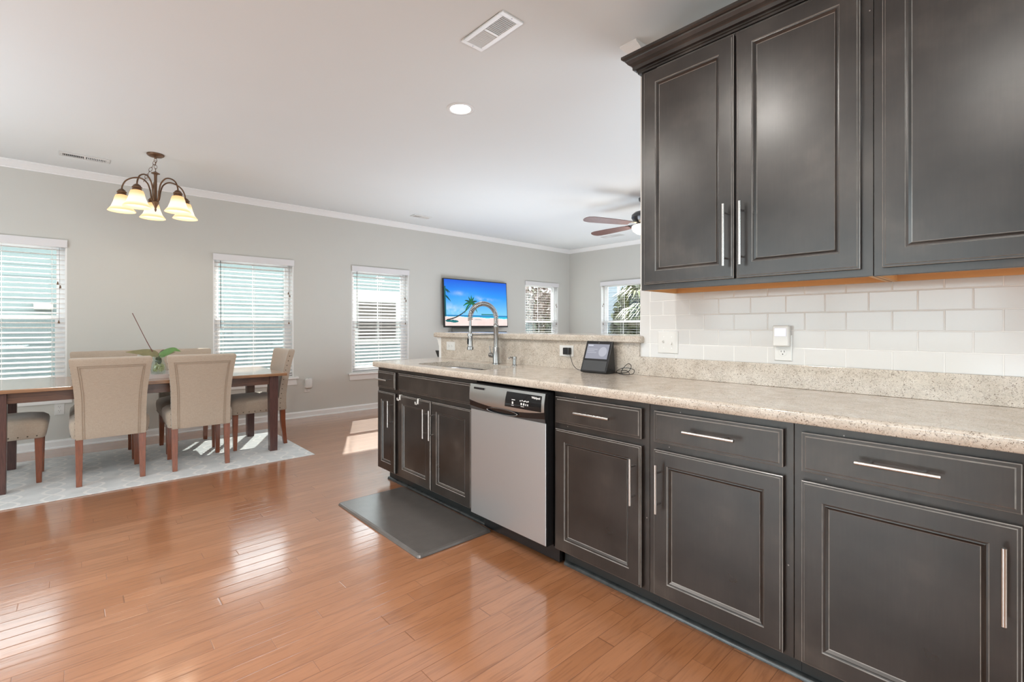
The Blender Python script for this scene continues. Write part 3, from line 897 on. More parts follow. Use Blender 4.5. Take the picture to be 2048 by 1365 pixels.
def base_cabinet(y0, y1, doors, drawers, label, left_end=False):
    root = thing('base_cabinet', label, 'base cabinet', (XFR, (y0 + y1) / 2, 0), 0, 'espresso base cabinets under the counter')
    ox, oy = XFR, (y0 + y1) / 2
    def Lc(mb):  # shift to local coordinates
        mb.v = [(v[0] - ox, v[1] - oy, v[2]) for v in mb.v]; return mb
    e = 0.0005
    hollow = len(doors) == 2
    body = MB()
    if hollow:
        body.box((XFR + .02, y0 + e, .10), (XK - .03, y0 + .018, .880)).box((XFR + .02, y1 - .018, .10), (XK - .03, y1 - e, .880))
        body.box((XFR + .02, y0 + .018, .10), (XK - .03, y1 - .018, .118)).box((XK - .045, y0 + .018, .118), (XK - .03, y1 - .018, .880))
    else:
        body.box((XFR + .02, y0 + e, .10), (XK - .03, y1 - e, .880))
    Lc(body).build('body', M['cab'], root)
    Lc(box((XFR, y0 + e, .10), (XFR + .0195, y1 - e, .884))).build('face_frame', M['cab'], root, bevel=0.001)
    Lc(box((1.833, y0 + (0 if not left_end else 0), 0.001), (1.850, y1 - (0.04 if left_end else e), .099))).build('toe_kick', M['toe'], root)
    for (a, b, hy) in doors:
        st = min(0.058, (b - a) * 0.22)
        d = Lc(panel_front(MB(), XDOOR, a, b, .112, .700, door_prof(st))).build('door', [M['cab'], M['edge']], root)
        if hy is not None:
            h = MB(); ends = (.455, .649)
            X = XDOOR
            h.cyl((X - .036, hy, ends[0]), (X - .036, hy, ends[1]), .0058, 14)
            h.cyl((X - .034, hy, ends[0] + .034), (X, hy, ends[0] + .034), .0042, 10); h.cyl((X - .034, hy, ends[1] - .034), (X, hy, ends[1] - .034), .0042, 10)
            Lc(h).build('handle', M['nickel'], d)
    for (a, b, hr) in drawers:
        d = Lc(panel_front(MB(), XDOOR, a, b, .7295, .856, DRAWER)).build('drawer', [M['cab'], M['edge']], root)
        if hr:
            X = XDOOR; z = .797; h = MB()
            h.cyl((X - .036, hr[0], z), (X - .036, hr[1], z), .0058, 14)
            for t in (hr[0] + .034, hr[1] - .034):
                h.cyl((X - .034, t, z), (X, t, z), .0042, 10)
            Lc(h).build('handle', M['nickel'], d)
    return root


base_cabinet(-.005, .5395, [(.023, .513, .054)], [(.023, .513, (.171, .362))],
             'espresso base cabinet nearest the camera at the right edge, scuffed door')
base_cabinet(.540, 1.0775, [(.568, 1.048, 1.018)], [(.568, 1.048, (.713, .905))],
             'espresso base cabinet in the middle of the right hand run, handle on its left side')
base_cabinet(1.078, 1.6085, [(1.107, 1.5875, 1.136)], [(1.107, 1.5875, (1.244, 1.440))],
             'espresso base cabinet immediately right of the dishwasher')
base_cabinet(2.232, 3.150, [(2.259, 2.690, 2.662), (2.699, 3.129, 2.735)], [(2.259, 3.129, None)],
             'two door espresso sink cabinet left of the dishwasher, under the faucet')
base_cabinet(3.1505, 3.470, [(3.177, 3.444, 3.214)], [(3.177, 3.444, (3.233, 3.395))],
             'narrow espresso base cabinet at the far end of the peninsula', left_end=True)

# shoe molding along the toe kicks
SHOE = [(0, 0.0008), (.018, 0.0008), (.0175, .008), (.014, .015), (.008, .0185), (0, .019)]
for i, (a, b) in enumerate(((0.0, 1.600), (2.10, 3.432))):
    struct('trim_%d' % (i + 3), corner_run(SHOE, lambda d, z, a=a, b=b: [(1.8325 - d, a, z), (1.8325 - d, b, z)]), M['shoe'], autosmooth=True)


# wall cabinets
def wall_cabinet(y0, y1, doors, label):
    Xf = 2.03; ox, oy, oz = Xf, (y0 + y1) / 2, 1.372
    root = thing('wall_cabinet', label, 'wall cabinet', (ox, oy, oz), 0, 'espresso wall cabinets above the tiles')
    def Lc(mb):
        mb.v = [(v[0] - ox, v[1] - oy, v[2] - oz) for v in mb.v]; return mb
    e = .0004
    Lc(box((Xf, y0 + e, 1.372), (Xf + .019, y1 - e, 2.420))).build('face_frame', M['cab'], root, bevel=0.001)
    b = MB()
    b.box((Xf + .0192, y0 + e, 1.372), (XK - .010, y0 + .015, 2.42)).box((Xf + .0192, y1 - .015, 1.372), (XK - .010, y1 - e, 2.42))
    b.box((Xf + .0192, y0 + .015, 2.40), (XK - .010, y1 - .015, 2.42))
    Lc(b).build('side_panel', M['cab'], root)
    u = MB()
    u.box((Xf + .0192, y0 + .0152, 1.400), (XK - .010, y1 - .0152, 1.412))                       # raised bottom board
    u.box((XK - .024, y0 + .0152, 1.372), (XK - .010, y1 - .0152, 1.3998))                       # back rail
    u.box((Xf + .0192, y0 + .0152, 1.3722), (XK - .0245, y0 + .018, 1.3998)).box((Xf + .0192, y1 - .018, 1.3722), (XK - .0245, y1 - .0152, 1.3998))
    u.box((Xf + .0002, y0 + .002, 1.3712), (XK - .012, y0 + .0145, 1.3718)).box((Xf + .0212, y1 - .0145, 1.3712), (XK - .012, y1 - .002, 1.3718))
    Lc(u).build('bottom_board', M['cab_in'], root)
    for (a, bb, hy) in doors:
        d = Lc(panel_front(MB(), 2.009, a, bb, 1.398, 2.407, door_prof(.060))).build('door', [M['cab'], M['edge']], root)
        if hy is not None:
            h = MB(); X = 2.009
            h.cyl((X - .036, hy, 1.448), (X - .036, hy, 1.704), .0058, 14)
            h.cyl((X - .034, hy, 1.482), (X, hy, 1.482), .0042, 10); h.cyl((X - .034, hy, 1.670), (X, hy, 1.670), .0042, 10)
            Lc(h).build('handle', M['nickel'], d)
    return root


wall_cabinet(.3775, 1.291, [(.412, .8325, .805), (.8435, 1.266, .871)], 'two door espresso wall cabinet left of the other, beside the living room opening')
wall_cabinet(-.200, .3770, [(-.17, .3507, None)], 'espresso wall cabinet at the right edge, cut off by the frame')
CC = [(0, 2.4205), (.012, 2.4205), (.012, 2.4288), (.017, 2.4314), (.017, 2.4383), (.030, 2.4401), (.031, 2.4557), (.035, 2.4601), (.046, 2.4670),
      (.055, 2.4792), (.057, 2.4844), (.064, 2.4871), (.070, 2.4923), (.070, 2.5045), (0, 2.5045)]
crown = corner_run(CC, lambda d, z: [(2.03 - d, -.20, z), (2.03 - d, 1.291 + d, z), (XK - .002, 1.291 + d, z)])
tag(crown.build('cabinet_cornice', M['cab']), 'dark stepped cornice along the top of the espresso wall cabinets', 'cornice')


# ------------------------------------------------------------------ countertop with sink cutout
def rrect(x0, x1, y0, y1, r, n=6):
    pts = []
    for cx, cy, a0 in ((x1 - r, y1 - r, 0), (x0 + r, y1 - r, 90), (x0 + r, y0 + r, 180), (x1 - r, y0 + r, 270)):
        for k in range(n + 1):
            a = math.radians(a0 + 90 * k / n)
            pts.append((cx + r * math.cos(a), cy + r * math.sin(a)))
    return pts


CT, CB = .925, .885
CX0, CX1, CY0, CY1 = 1.718, XK - .002, -.03, 3.492
SX0, SX1, SY0, SY1 = 1.835, 2.195, 2.32, 3.07

bm = bmesh.new()


def poly_with_hole(z):
    # bands of quads around the sink hole, built from matching outer/inner loops
    inner = rrect(SX0, SX1, SY0, SY1, .085, 6)
    return inner


cm = MB()
inner = rrect(SX0, SX1, SY0, SY1, .085, 6)
def outer_match(inner):
    out = []
    cx, cy = (SX0 + SX1) / 2, (SY0 + SY1) / 2
    ox0, ox1, oy0, oy1 = CX0, CX1, 2.15, 3.25
    for (x, y) in inner:
        # push along the dominant direction out to the surrounding rectangle
        dx, dy = x - cx, y - cy
        tx = ((ox1 if dx > 0 else ox0) - cx) / dx if abs(dx) > 1e-9 else 1e9
        ty = ((oy1 if dy > 0 else oy0) - cy) / dy if abs(dy) > 1e-9 else 1e9
        t = min(tx, ty)
        out.append((cx + dx * t, cy + dy * t))
    return out
outer = outer_match(inner)
n = len(inner)


def in_rect_corners(i, z):
    """corner vertices lying between consecutive outer points"""
    a, b = outer[i], outer[(i + 1) % n]
    res = []
    for c in ((CX0, 2.15), (CX1, 2.15), (CX0, 3.25), (CX1, 3.25)):
        on_a = abs(a[0] - c[0]) < 1e-6 and abs(b[1] - c[1]) < 1e-6
        on_b = abs(a[1] - c[1]) < 1e-6 and abs(b[0] - c[0]) < 1e-6
        if (on_a or on_b) and (abs(a[0] - b[0]) > 1e-6 and abs(a[1] - b[1]) > 1e-6):
            res.append(c)
    return res


ER = .011  # eased front edge
def edge_profile(y):
    pts = [(CX0, CB + .004), (CX0 + .004, CB)]
    up = [(CX0 + ER * (1 - math.cos(a)), CT - ER + ER * math.sin(a)) for a in [math.radians(q) for q in (0, 22, 45, 67, 90)]]
    return pts[::-1], up


for z, flip in ((CT, False), (CB, True)):
    for i in range(n):
        a, b = inner[i], inner[(i + 1) % n]; oa, ob = outer[i], outer[(i + 1) % n]
        xs = lambda p: (max(p[0], CX0 + ER), p[1], z)
        loop = [(a[0], a[1], z), xs(oa)] + [xs(c) for c in in_rect_corners(i, z)] + [xs(ob), (b[0], b[1], z)]
        cm.add(loop, [tuple(range(len(loop)))])
    for (ya, yb) in ((CY0, 2.15), (3.25, CY1)):
        cm.add([(CX0 + ER, ya, z), (CX1, ya, z), (CX1, yb, z), (CX0 + ER, yb, z)], [(0, 1, 2, 3)])
for i in range(n):
    a, b = inner[i], inner[(i + 1) % n]
    cm.add([(a[0], a[1], CT), (b[0], b[1], CT), (b[0], b[1], CB), (a[0], a[1], CB)], [(0, 1, 2, 3)])
ep = [(CX0 + ER, CB), (CX0 + .003, CB), (CX0, CB + .004)] + [(CX0 + ER * (1 - math.cos(math.radians(q))), CT - ER + ER * math.sin(math.radians(q))) for q in (0, 22, 45, 67, 90)]
for (x0_, z0_), (x1_, z1_) in zip(ep[:-1], ep[1:]):
    cm.add([(x0_, CY0, z0_), (x0_, CY1, z0_), (x1_, CY1, z1_), (x1_, CY0, z1_)], [(0, 1, 2, 3)], smooth=True)
for yy in (CY0, CY1):
    cm.add([(x, yy, z) for x, z in ep] + [(CX1, yy, CT), (CX1, yy, CB)], [tuple(range(len(ep) + 2))])
counter = thing('countertop', 'long speckled beige stone countertop running from the right edge to the peninsula end', 'countertop', (0, 0, 0))
cm.build('slab', M['quartz'], counter)
MB().box((XK - .022, -.03, CT + .0004), (XK - .0085, 1.502, 1.0285)).build('backsplash_strip', M['quartz'], counter, bevel=0.0015)
MB().box((XK - .020, 1.5025, CT + .0004), (XK - .0005, 3.468, 1.1042)).build('raised_splash_panel', M['quartz'], counter)

# raised bar top
bt = MB()
pts = rrect(2.308, 2.80, 1.478, 3.552, .022, 5)
loopz = lambda ins, z: [Vector((p[0] + (ins if p[0] < 2.5 else -ins), p[1] + (ins if p[1] < 2.5 else -ins), z)) for p in pts]
bt.rings([loopz(.006, 1.1050), loopz(0, 1.110), loopz(0, 1.133), loopz(.003, 1.141), loopz(.010, 1.145)])
# the slab is notched where the wall end passes it: keep the part beyond the wall
bar = bt.build('bar_ledge', M['quartz'], None)
tag(bar, 'raised beige stone bar ledge above the sink splash panel', 'bar ledge')
cb = MB()
prof = [(2.4815, 3.40, 1.1045), (2.66, 3.40, 1.1045), (2.66, 3.40, 1.085), (2.60, 3.40, 1.055), (2.53, 3.40, .99), (2.50, 3.40, .93), (2.4815, 3.40, .92)]
cb.prism(prof, (0, .04, 0))
tag(cb.build('bar_bracket', M['trim'], None, bevel=0.002), 'white scrolled bracket under the far end of the raised bar', 'bracket')
pc = MB(); pc.box((XK - .022, 3.4685, CT - .9), (XK + .125, 3.482, 1.104))
struct('trim_5', MB().box((XK - .0195, 3.4930, .0), (XK + .125, 3.502, 1.1035)).box((XK - .0195, 3.4690, .9255), (XK + .0, 3.4928, 1.1035)), M['trim'])
br2 = MB(); br2.prism([(2.345, 3.503, 1.1045), (2.345, 3.545, 1.1045), (2.345, 3.545, 1.09), (2.345, 3.53, 1.075), (2.345, 3.515, 1.035), (2.345, 3.503, 1.02)], (.05, 0, 0))
tag(br2.build('end_bracket', M['trim'], None), 'small white bracket under the left tip of the raised bar, above the counter end', 'bracket')

# ------------------------------------------------------------------ sink, faucet, soap dispenser
sk = thing('sink', 'stainless undermount double bowl sink let into the beige countertop', 'sink', (2.015, 2.69, .884))


def bowl(x0, x1, y0, y1, depth, name):
    mb = MB(); r = .08
    def lp(ins, z, rr):
        return [Vector((p[0] - 2.015, p[1] - 2.69, z - .884)) for p in rrect(x0 + ins, x1 - ins, y0 + ins, y1 - ins, rr, 6)]
    loops = [lp(-.022, .8835, .09), lp(-.022, .8815, .09), lp(.0, .8815, r), lp(.004, .87, r), lp(.010, .884 - depth + .03, r - .01), lp(.03, .884 - depth + .006, .06), lp(.06, .884 - depth, .04)]
    mb.rings(loops, smooth=True, cap0=False)
    o = mb.build(name, M['steel'], sk, autosmooth=True)
    dr = MB(); cx, cy = (x0 + x1) / 2 - 2.015, (y0 + y1) / 2 - 2.69
    dr.lathe([(0, .004), (.02, .003), (.038, .004), (.042, .001)], (cx, cy, -depth + .001), 20)
    dr.build('drain', M['chrome'], o)


bowl(SX0 + .004, SX1 - .004, 2.72, SY1 - .004, .20, 'bowl')
bowl(SX0 + .004, SX1 - .004, SY0 + .004, 2.675, .18, 'bowl')

FX, FY = 2.253, 2.637
fa = thing('faucet', 'tall brushed spring neck faucet with pull down sprayer behind the sink', 'faucet', (FX, FY, CT))
mb = MB(); mb.lathe([(0, 0), (.030, 0), (.030, .004), (.024, .007), (.0235, .010), (.0235, .118), (.022, .121), (.0, .121)], seg=24)
mb.build('base', M['faucet'], fa, autosmooth=True)
mb = MB(); mb.lathe([(0, .121), (.0175, .121), (.0175, .262), (.0185, .264), (.0185, .285), (.0165, .288), (0, .288)], seg=24)
mb.build('pole', M['faucet'], fa, autosmooth=True)
mb = MB(); mb.cyl((0, .022, .060), (0, .068, .062), .019, 18); hv = mb.build('handle_hub', M['faucet'], fa, bevel=.002)
mb = MB(); mb.tube([(0, .060, .072), (0, .066, .10), (0, .072, .128)], [.0045, .0042, .0038], 10); mb.build('lever', M['faucet'], hv)


def arc_pts(m=60):
    pts = []
    R = .117
    top = .288
    z1 = .33
    for i in range(10):
        pts.append(Vector((0, 0, top + (z1 - top) * i / 10)))
    for i in range(m):
        a = PI * i / (m - 1)
        pts.append(Vector((-R + R * math.cos(a), 0, z1 + R * .88 * math.sin(a))))
    for i in range(1, 8):
        pts.append(Vector((-2 * R, 0, z1 - .065 * i / 7)))
    return pts


core = arc_pts()
mb = MB(); mb.tube(core, .0085, 10); mb.build('hose', M['dark_metal'], fa)
# spring: helix about the path
L_ = [0]
for a, b in zip(core[:-1], core[1:]):
    L_.append(L_[-1] + (b - a).length)
total = L_[-1] - .05
turns = 38; hel = []
steps = turns * 9
for k in range(steps + 1):
    s = total * k / steps
    i = max(j for j in range(len(L_)) if L_[j] <= s + 1e-9); i = min(i, len(core) - 2)
    t = (s - L_[i]) / (L_[i + 1] - L_[i]); p = core[i].lerp(core[i + 1], t)
    tan = (core[i + 1] - core[i]).normalized()
    x = Vector((0, 1, 0)); y = tan.cross(x)
    an = 2 * PI * turns * k / steps
    hel.append(p + (x * math.cos(an) + y * math.sin(an)) * .0155)
mb = MB(); mb.tube(hel, .0030, 6); mb.build('spring', M['nickel'], fa)
mb = MB(); xh = -.234
mb.lathe([(0, .110), (.019, .110), (.023, .113), (.023, .130), (.0175, .134), (.0175, .205), (.014, .212), (.010, .222), (.010, .268), (0, .268)], (xh, 0, 0), 24)
sp_ = mb.build('spray_head', M['faucet'], fa, autosmooth=True)
mb = MB(); mb.box((xh - .022, -.006, .150), (xh - .015, .006, .19)); mb.build('spray_button', M['black'], sp_)
mb = MB(); mb.cyl((-.012, 0, .214), (xh + .013, 0, .214), .0055, 12); mb.lathe([(.0165, .222), (.0205, .222), (.0205, .206), (.0165, .206)], (xh, 0, 0), 20, closed=True)
mb.build('support_arm', M['faucet'], fa)

sd = thing('soap_dispenser', 'small brushed metal soap dispenser on the counter right of the faucet', 'soap dispenser', (2.262, 2.45, CT))
mb = MB(); mb.lathe([(0, 0), (.021, 0), (.021, .003), (.013, .006), (.0125, .042), (.0155, .044), (.0155, .060), (.013, .062), (0, .062)], seg=20)
mb.build('body', M['faucet'], sd, autosmooth=True)
mb = MB(); mb.tube([(-.006, 0, .055), (-.035, .004, .058), (-.050, .006, .052), (-.053, .006, .046)], [.006, .0052, .0045, .004], 10); mb.build('spout', M['faucet'], sd)

# ------------------------------------------------------------------ dishwasher
DY0, DY1, DX = 1.615, 2.212, 1.699
dw = thing('dishwasher', 'stainless steel dishwasher with black handle band between the base cabinets', 'dishwasher', (DX, (DY0 + DY1) / 2, 0))
oy = (DY0 + DY1) / 2


def D(mb):
    mb.v = [(v[0] - DX, v[1] - oy, v[2]) for v in mb.v]; return mb


D(box((DX + .058, DY0 + .001, .105), (2.30, DY1 - .001, .872))).build('tub', M['black'], dw)
D(box((DX + .004, DY0 - .001, .118), (DX + .057, DY1 + .001, .872))).build('door_core', M['black'], dw)
D(box((DX, DY0, .122), (DX + .0038, DY1, .722))).build('door_panel', M['steel'], dw, bevel=.002)
D(box((1.80, DY0 + .0, .012), (1.82, DY1 - .0, .100))).build('kickplate', M['black'], dw)
for yy in (DY0 + .03, DY1 - .03):
    kk = MB(); kk.cyl((1.85, yy, 0.0005), (1.85, yy, .104), .012, 10)
    D(kk).build('levelling_foot', M['black'], dw)
# control fascia: grid following a gently bowed profile, silver above the curved line, black below
cp = MB()
NY, NZ = 48, 20
def fas(y, z):
    u = (y - DY0) / (DY1 - DY0); w = (z - .7235) / (.868 - .7235)
    bow = .010 * math.sin(PI * min(1, max(0, w))) + .004 * math.sin(PI * u)
    return (DX - .002 - bow, y, z)
def line_z(y):
    u = (y - DY0) / (DY1 - DY0)
    return .778 - .024 * math.sin(PI * u) ** 0.8
def low_z(y):
    u = (y - DY0) / (DY1 - DY0)
    return .744 - .018 * math.sin(PI * u)
for i in range(NY):
    ya, yb = DY0 + (DY1 - DY0) * i / NY, DY0 + (DY1 - DY0) * (i + 1) / NY
    def col(y):
        ks = [.7235] + [.7235 + (low_z(y) - .7235) * k / 3 for k in (1, 2, 3)] + [low_z(y) + (line_z(y) - low_z(y)) * k / 5 for k in range(1, 6)] + [line_z(y) + (.868 - line_z(y)) * k / 9 for k in range(1, 10)]
        return ks
    ca, cb_ = col(ya), col(yb)
    for k in range(len(ca) - 1):
        mi = 2 if k < 3 else 1 if k < 8 else 0
        cp.add([fas(ya, ca[k]), fas(yb, cb_[k]), fas(yb, cb_[k + 1]), fas(ya, ca[k + 1])], [(0, 1, 2, 3)], True, mi)
D(cp)
fascia = cp.build('control_fascia', [M['steel_ctrl'], M['gloss_black'], M['dark_grey']], dw)
# side cheeks of the fascia
sc_ = MB()
for yy in (DY0, DY1):
    pr = [fas(yy, .7235 + (.868 - .7235) * k / 10) for k in range(11)] + [(DX + .004, yy, .868), (DX + .004, yy, .7235)]
    sc_.add(pr, [tuple(range(len(pr)))])
sc_.add([fas(DY0, .868), fas(DY1, .868), (DX + .004, DY1, .868), (DX + .004, DY0, .868)], [(0, 1, 2, 3)])
sc_.add([fas(DY0, .7235), fas(DY1, .7235), (DX + .004, DY1, .7235), (DX + .004, DY0, .7235)], [(0, 1, 2, 3)])
D(sc_).build('fascia_edge', M['black'], dw)
# pocket handle
pk = MB()
cy_, cz_ = 1.925, .742
def ell(ry, rz, x):
    return [Vector((x, cy_ + ry * math.cos(2 * PI * k / 40), cz_ + rz * math.sin(2 * PI * k / 40) + (.004 if False else 0))) for k in range(40)]
pk.rings([ell(.125, .0165, DX - .0155), ell(.122, .0150, DX - .0185), ell(.117, .0125, DX - .0175), ell(.112, .0105, DX - .010), ell(.100, .006, DX + .002)], smooth=True, cap0=False, mis=[0, 0, 1, 1])
D(pk)
pk.mi[-1] = 1
pk.build('pocket_handle', [M['dark_metal'], M['gloss_black']], fascia)
D(MB().box((DX - .0145, 2.080, .842), (DX - .0085, 2.166, .853))).build('vent_slot', M['black'], fascia)
# touch panel
def fasp(y, z, off):
    p = fas(y, z); return (p[0] - off, p[1], p[2])
tp = MB()
yA, yB, zA, zB = 1.635, 1.888, .776, .855
pts_b = []
for k in range(9): pts_b.append((yB + .012 * (1 - k / 8) * 0 + (.010 * k / 8), zB - (zB - (zA - .002)) * k / 8))
for i in range(10):
    for k in range(6):
        def Q(i, k):
            z = zB + (zA - zB) * k / 6
            yl = yB + .012 * k / 6; y = yA + (yl - yA) * i / 10
            return fasp(y, z, .0012)
        tp.add([Q(i, k), Q(i + 1, k), Q(i + 1, k + 1), Q(i, k + 1)], [(0, 1, 2, 3)], True)
D(tp).build('touch_panel', M['gloss_black'], fascia)
mk = MB()
def mark(y, z, w, h, off=.0022):
    mk.add([fasp(y - w / 2, z - h / 2, off), fasp(y + w / 2, z - h / 2, off), fasp(y + w / 2, z + h / 2, off), fasp(y - w / 2, z + h / 2, off)], [(0, 1, 2, 3)])
mark(1.831, .817, .026, .0035); mark(1.836, .801, .011, .013); mark(1.836, .788, .018, .0025)
D(mk).build('button_legend', M['mark'], fascia)
mk = MB()
for k, yy in enumerate((1.779, 1.766, 1.752, 1.743, 1.732, 1.722)):
    mark(yy, .817 + (.002 if k % 2 else 0), .007, .006)
for yy in (1.771, 1.753): mark(yy, .802, .010, .011)
for yy in (1.738, 1.725): mark(yy, .801, .006, .009)
mark(1.763, .789, .024, .0025)
D(mk).build('button_legend', M['mark'], fascia)
px = fas(1.672, .842)
mt = Matrix.Translation((px[0] - DX - .0025, 1.672 - oy, .842)) @ Matrix.Rotation(-PI / 2, 4, 'Z') @ Matrix.Rotation(PI / 2, 4, 'X')
text_mesh('Whirlpool', .0140, M['mark'], fascia, 'maker_lettering', mt, bold=True)


# ------------------------------------------------------------------ over-door hooks on the sink cabinet
for yy, lb in ((3.095, 'clear hook over the top of the left sink door, nearest its hinge side'), (2.850, 'clear hook over the top of the left sink door, nearest the handles')):
    hk = MB()
    hk.box((XDOOR - .0025, yy - .007, .665), (XDOOR - .0004, yy + .007, .7015)); hk.box((XDOOR - .0025, yy - .007, .7015), (XDOOR + .015, yy + .007, .7035))
    hk.tube([(XDOOR - .004, yy, .690), (XDOOR - .006, yy, .672), (XDOOR - .014, yy, .664), (XDOOR - .022, yy, .668), (XDOOR - .024, yy, .684)], .0042, 8)
    tag(hk.build('door_hook', M['hook']), lb, 'hook', 'hooks over the sink door')


# ------------------------------------------------------------------ outlets and switches
def outlet(name, label, kind, c, horizontal=False, w=.072, h=.117, normal='x-', X=XK - .0205):
    """normal 'x-' faces -X at plane X; 'y-' faces -Y at the back wall"""
    if horizontal: w, h = h, w
    loc = (X, c[0], c[1]) if normal == 'x-' else (c[0], YW, c[1])
    root = thing(name, label, kind, loc)
    P = (lambda s, n, z: (-n, s, z)) if normal == 'x-' else (lambda s, n, z: (s, -n, z))
    mb = MB()
    lp = lambda i, n: [Vector(P(-w / 2 + i, n, -h / 2 + i)), Vector(P(w / 2 - i, n, -h / 2 + i)), Vector(P(w / 2 - i, n, h / 2 - i)), Vector(P(-w / 2 + i, n, h / 2 - i))]
    mb.rings([lp(0, .0003), lp(0, .003), lp(.003, .006)])
    mb.build('cover_plate', M['plate'], root)
    return root, P


def receptacle(root, P, s, z, horizontal=False):
    mb = MB(); mb.lathe([(0, .0075), (.0165, .0075), (.0172, .0062)], P(s, 0, z), 20, Vector(P(0, 1, 0)))
    rc = mb.build('receptacle', M['plate'], root)
    sl = MB()
    for ds, dz, a, b in ((-.0065, .004, .0012, .0042), (.0065, .004, .0012, .0034)):
        if horizontal: ds, dz, a, b = dz, -ds, b, a
        sl.box(P(s + ds - a, .0074, z + dz - b), P(s + ds + a, .0078, z + dz + b))
    gx, gz = (0, -.008) if not horizontal else (-.008, 0)
    sl.cyl(P(s + gx, .0074, z + gz), P(s + gx, .0079, z + gz), .0026, 10)
    sl.build('slots', M['slot'], rc)


r, P = outlet('wall_outlet', 'white sideways outlet on the stone splash panel, left of the faucet', 'outlet', (3.322, 1.032), True)
for s in (-.019, .019): receptacle(r, P, s, 0, True)
r, P = outlet('wall_outlet', 'white sideways outlet on the stone splash panel holding a black adapter', 'outlet', (2.038, 1.040), True)
for s in (-.019, .019): receptacle(r, P, s, 0, True)
ad = MB(); ad.box((XK - .0285 - .030, 1.992, 1.018), (XK - .0285, 2.040, 1.062))
tag(ad.build('power_adapter', M['black'], None, bevel=.004), 'black square power adapter plugged into the outlet beside the smart display', 'power adapter')

r, P = outlet('light_switch', 'white double toggle switch plate on the tiles near the bar end', 'light switch', (1.332, 1.112), False, .117, .117, X=XK - .0085)
for s, up in ((-.023, -1), (.023, 1)):
    mb = MB(); mb.box(P(s - .005, .0061, -.012), P(s + .005, .0066, .012)); t0 = mb.build('toggle_slot', M['plate'], r)
    mb = MB(); mb.prism([P(s - .0035, .0064, -.005 * up), P(s - .0035, .018, -.002 * up + .009 * up), P(s - .0035, .018, .009 * up + .004 * up), P(s - .0035, .0064, .006 * up)], Vector(P(.007, 0, 0)) - Vector(P(0, 0, 0)))
    mb.build('toggle', M['plate'], r)
    for zz in (-.030, .030):
        mb = MB(); mb.cyl(P(s, .0058, zz), P(s, .0066, zz), .0028, 10)
        mb.build('screw', M['grout'], r)
r, P = outlet('wall_outlet', 'white upright outlet on the white tiles, with a night light plugged in its top half', 'outlet', (.7665, 1.102), False, X=XK - .0085)
receptacle(r, P, 0, -.020)
nl = thing('night_light', 'white plug in night light with lilac lens on the tiled wall', 'night light', (XK - .0155, .7665, 1.150))
mb = MB()
pr = [(-.026, .045), (-.026, -.030), (-.040, -.030), (-.040, .030), (-.034, .045)]
mb.box((-.030, -.033, -.040), (-.0005, .033, .052)); mb.build('housing', M['plate'], nl, bevel=.005)
mb = MB(); mb.box((-.0335, -.024, .004), (-.0300, .024, .040)); mb.build('lens', M['night'], nl, bevel=.002)

r, P = outlet('wall_outlet', 'white upright outlet low on the grey wall, seen under the dining table', 'outlet', (-.107, .385), normal='y-')
for z in (.020, -.020): receptacle(r, P, 0, z)
r, P = outlet('wall_outlet', 'white outlet low on the grey wall, under the plug in air freshener', 'outlet', (2.262, .385), normal='y-')
receptacle(r, P, 0, -.030)
pf = thing('plug_in_device', 'white rounded plug in device low on the wall between two windows', 'plug in device', (2.272, YW - .0085, .445))
mb = MB(); mb.rings([[Vector((p[0], y, p[1])) for p in rrect(-.046 + i, .046 - i, -.062 + i, .066 - i, .022, 5)] for i, y in ((0.002, -.0005), (0, -.012), (0, -.03), (.006, -.040), (.018, -.044))], smooth=True)
mb.build('housing', M['plate'], pf, autosmooth=True)
mb = MB(); mb.lathe([(0, .004), (.004, .003), (.004, 0)], (0, -.020, .066), 10); mb.build('nozzle', M['slot'], pf)


# ------------------------------------------------------------------ smart display
sdv = thing('smart_display', 'black wedge shaped smart display with lit screen on the counter by the bar end', 'smart display', (2.225, 1.737, CT))
hw = .093
prof = [(0, .004), (.006, 0.002), (.084, .002), (.088, .006), (.072, .180), (.066, .186), (.062, .184), (-.002, .010)]
mb = MB(); mb.prism([(x, -hw, z) for x, z in prof], (0, 2 * hw, 0)); mb.build('housing', M['black'], sdv, bevel=.002)
mb = MB(); mb.box((.01, -hw + .01, 0.0002), (.078, hw - .01, .0022)); mb.build('rubber_base', M['dark_grey'], sdv)
p0, p1 = Vector((-.002, 0, .010)), Vector((.062, 0, .184))
up = (p1 - p0).normalized(); nrm = Vector((-up.z, 0, up.x))
def FP(s, t, off=.0012):   # s across (positive = image left = +Y), t up the face
    p = p0 + up * t + nrm * off; return (p.x, s, p.z)
def fq(mb, s0, s1, t0, t1, off):
    mb.add([FP(s0, t0, off), FP(s1, t0, off), FP(s1, t1, off), FP(s0, t1, off)], [(0, 1, 2, 3)])
mb = MB(); mb.box((0, 0, 0), (0, 0, 0)); mb = MB()
fq(mb, -.084, .084, .006, .066, .0010); mb.build('speaker_cloth', M['dark_grey'], sdv)
mb = MB(); fq(mb, -.079, .079, .078, .168, .0012); scr = mb.build('screen', M['dev_screen'], sdv)
mb = MB(); mb.add([FP(-.040 + .029 * math.cos(2 * PI * k / 32), .122 + .029 * math.sin(2 * PI * k / 32), .0016) for k in range(32)], [tuple(range(32))])
mb.build('round_graphic', M['dev_dim'], scr)
mb = MB(); fq(mb, .036, .072, .156, .162, .0017); mb.build('heading_line', M['dev_light'], scr)
mb = MB()
for t, s0 in ((.134, .000), (.124, .020), (.114, .004)):
    fq(mb, s0, .070, t, t + .0035, .0017)
mb.build('faint_lines', M['dev_dim'], scr)
mb = MB(); mb.lathe([(0, .0016), (.003, .0016), (.003, .0008)], FP(0, .176, 0), 10, nrm); mb.build('camera_dot', M['dark_metal'], sdv)
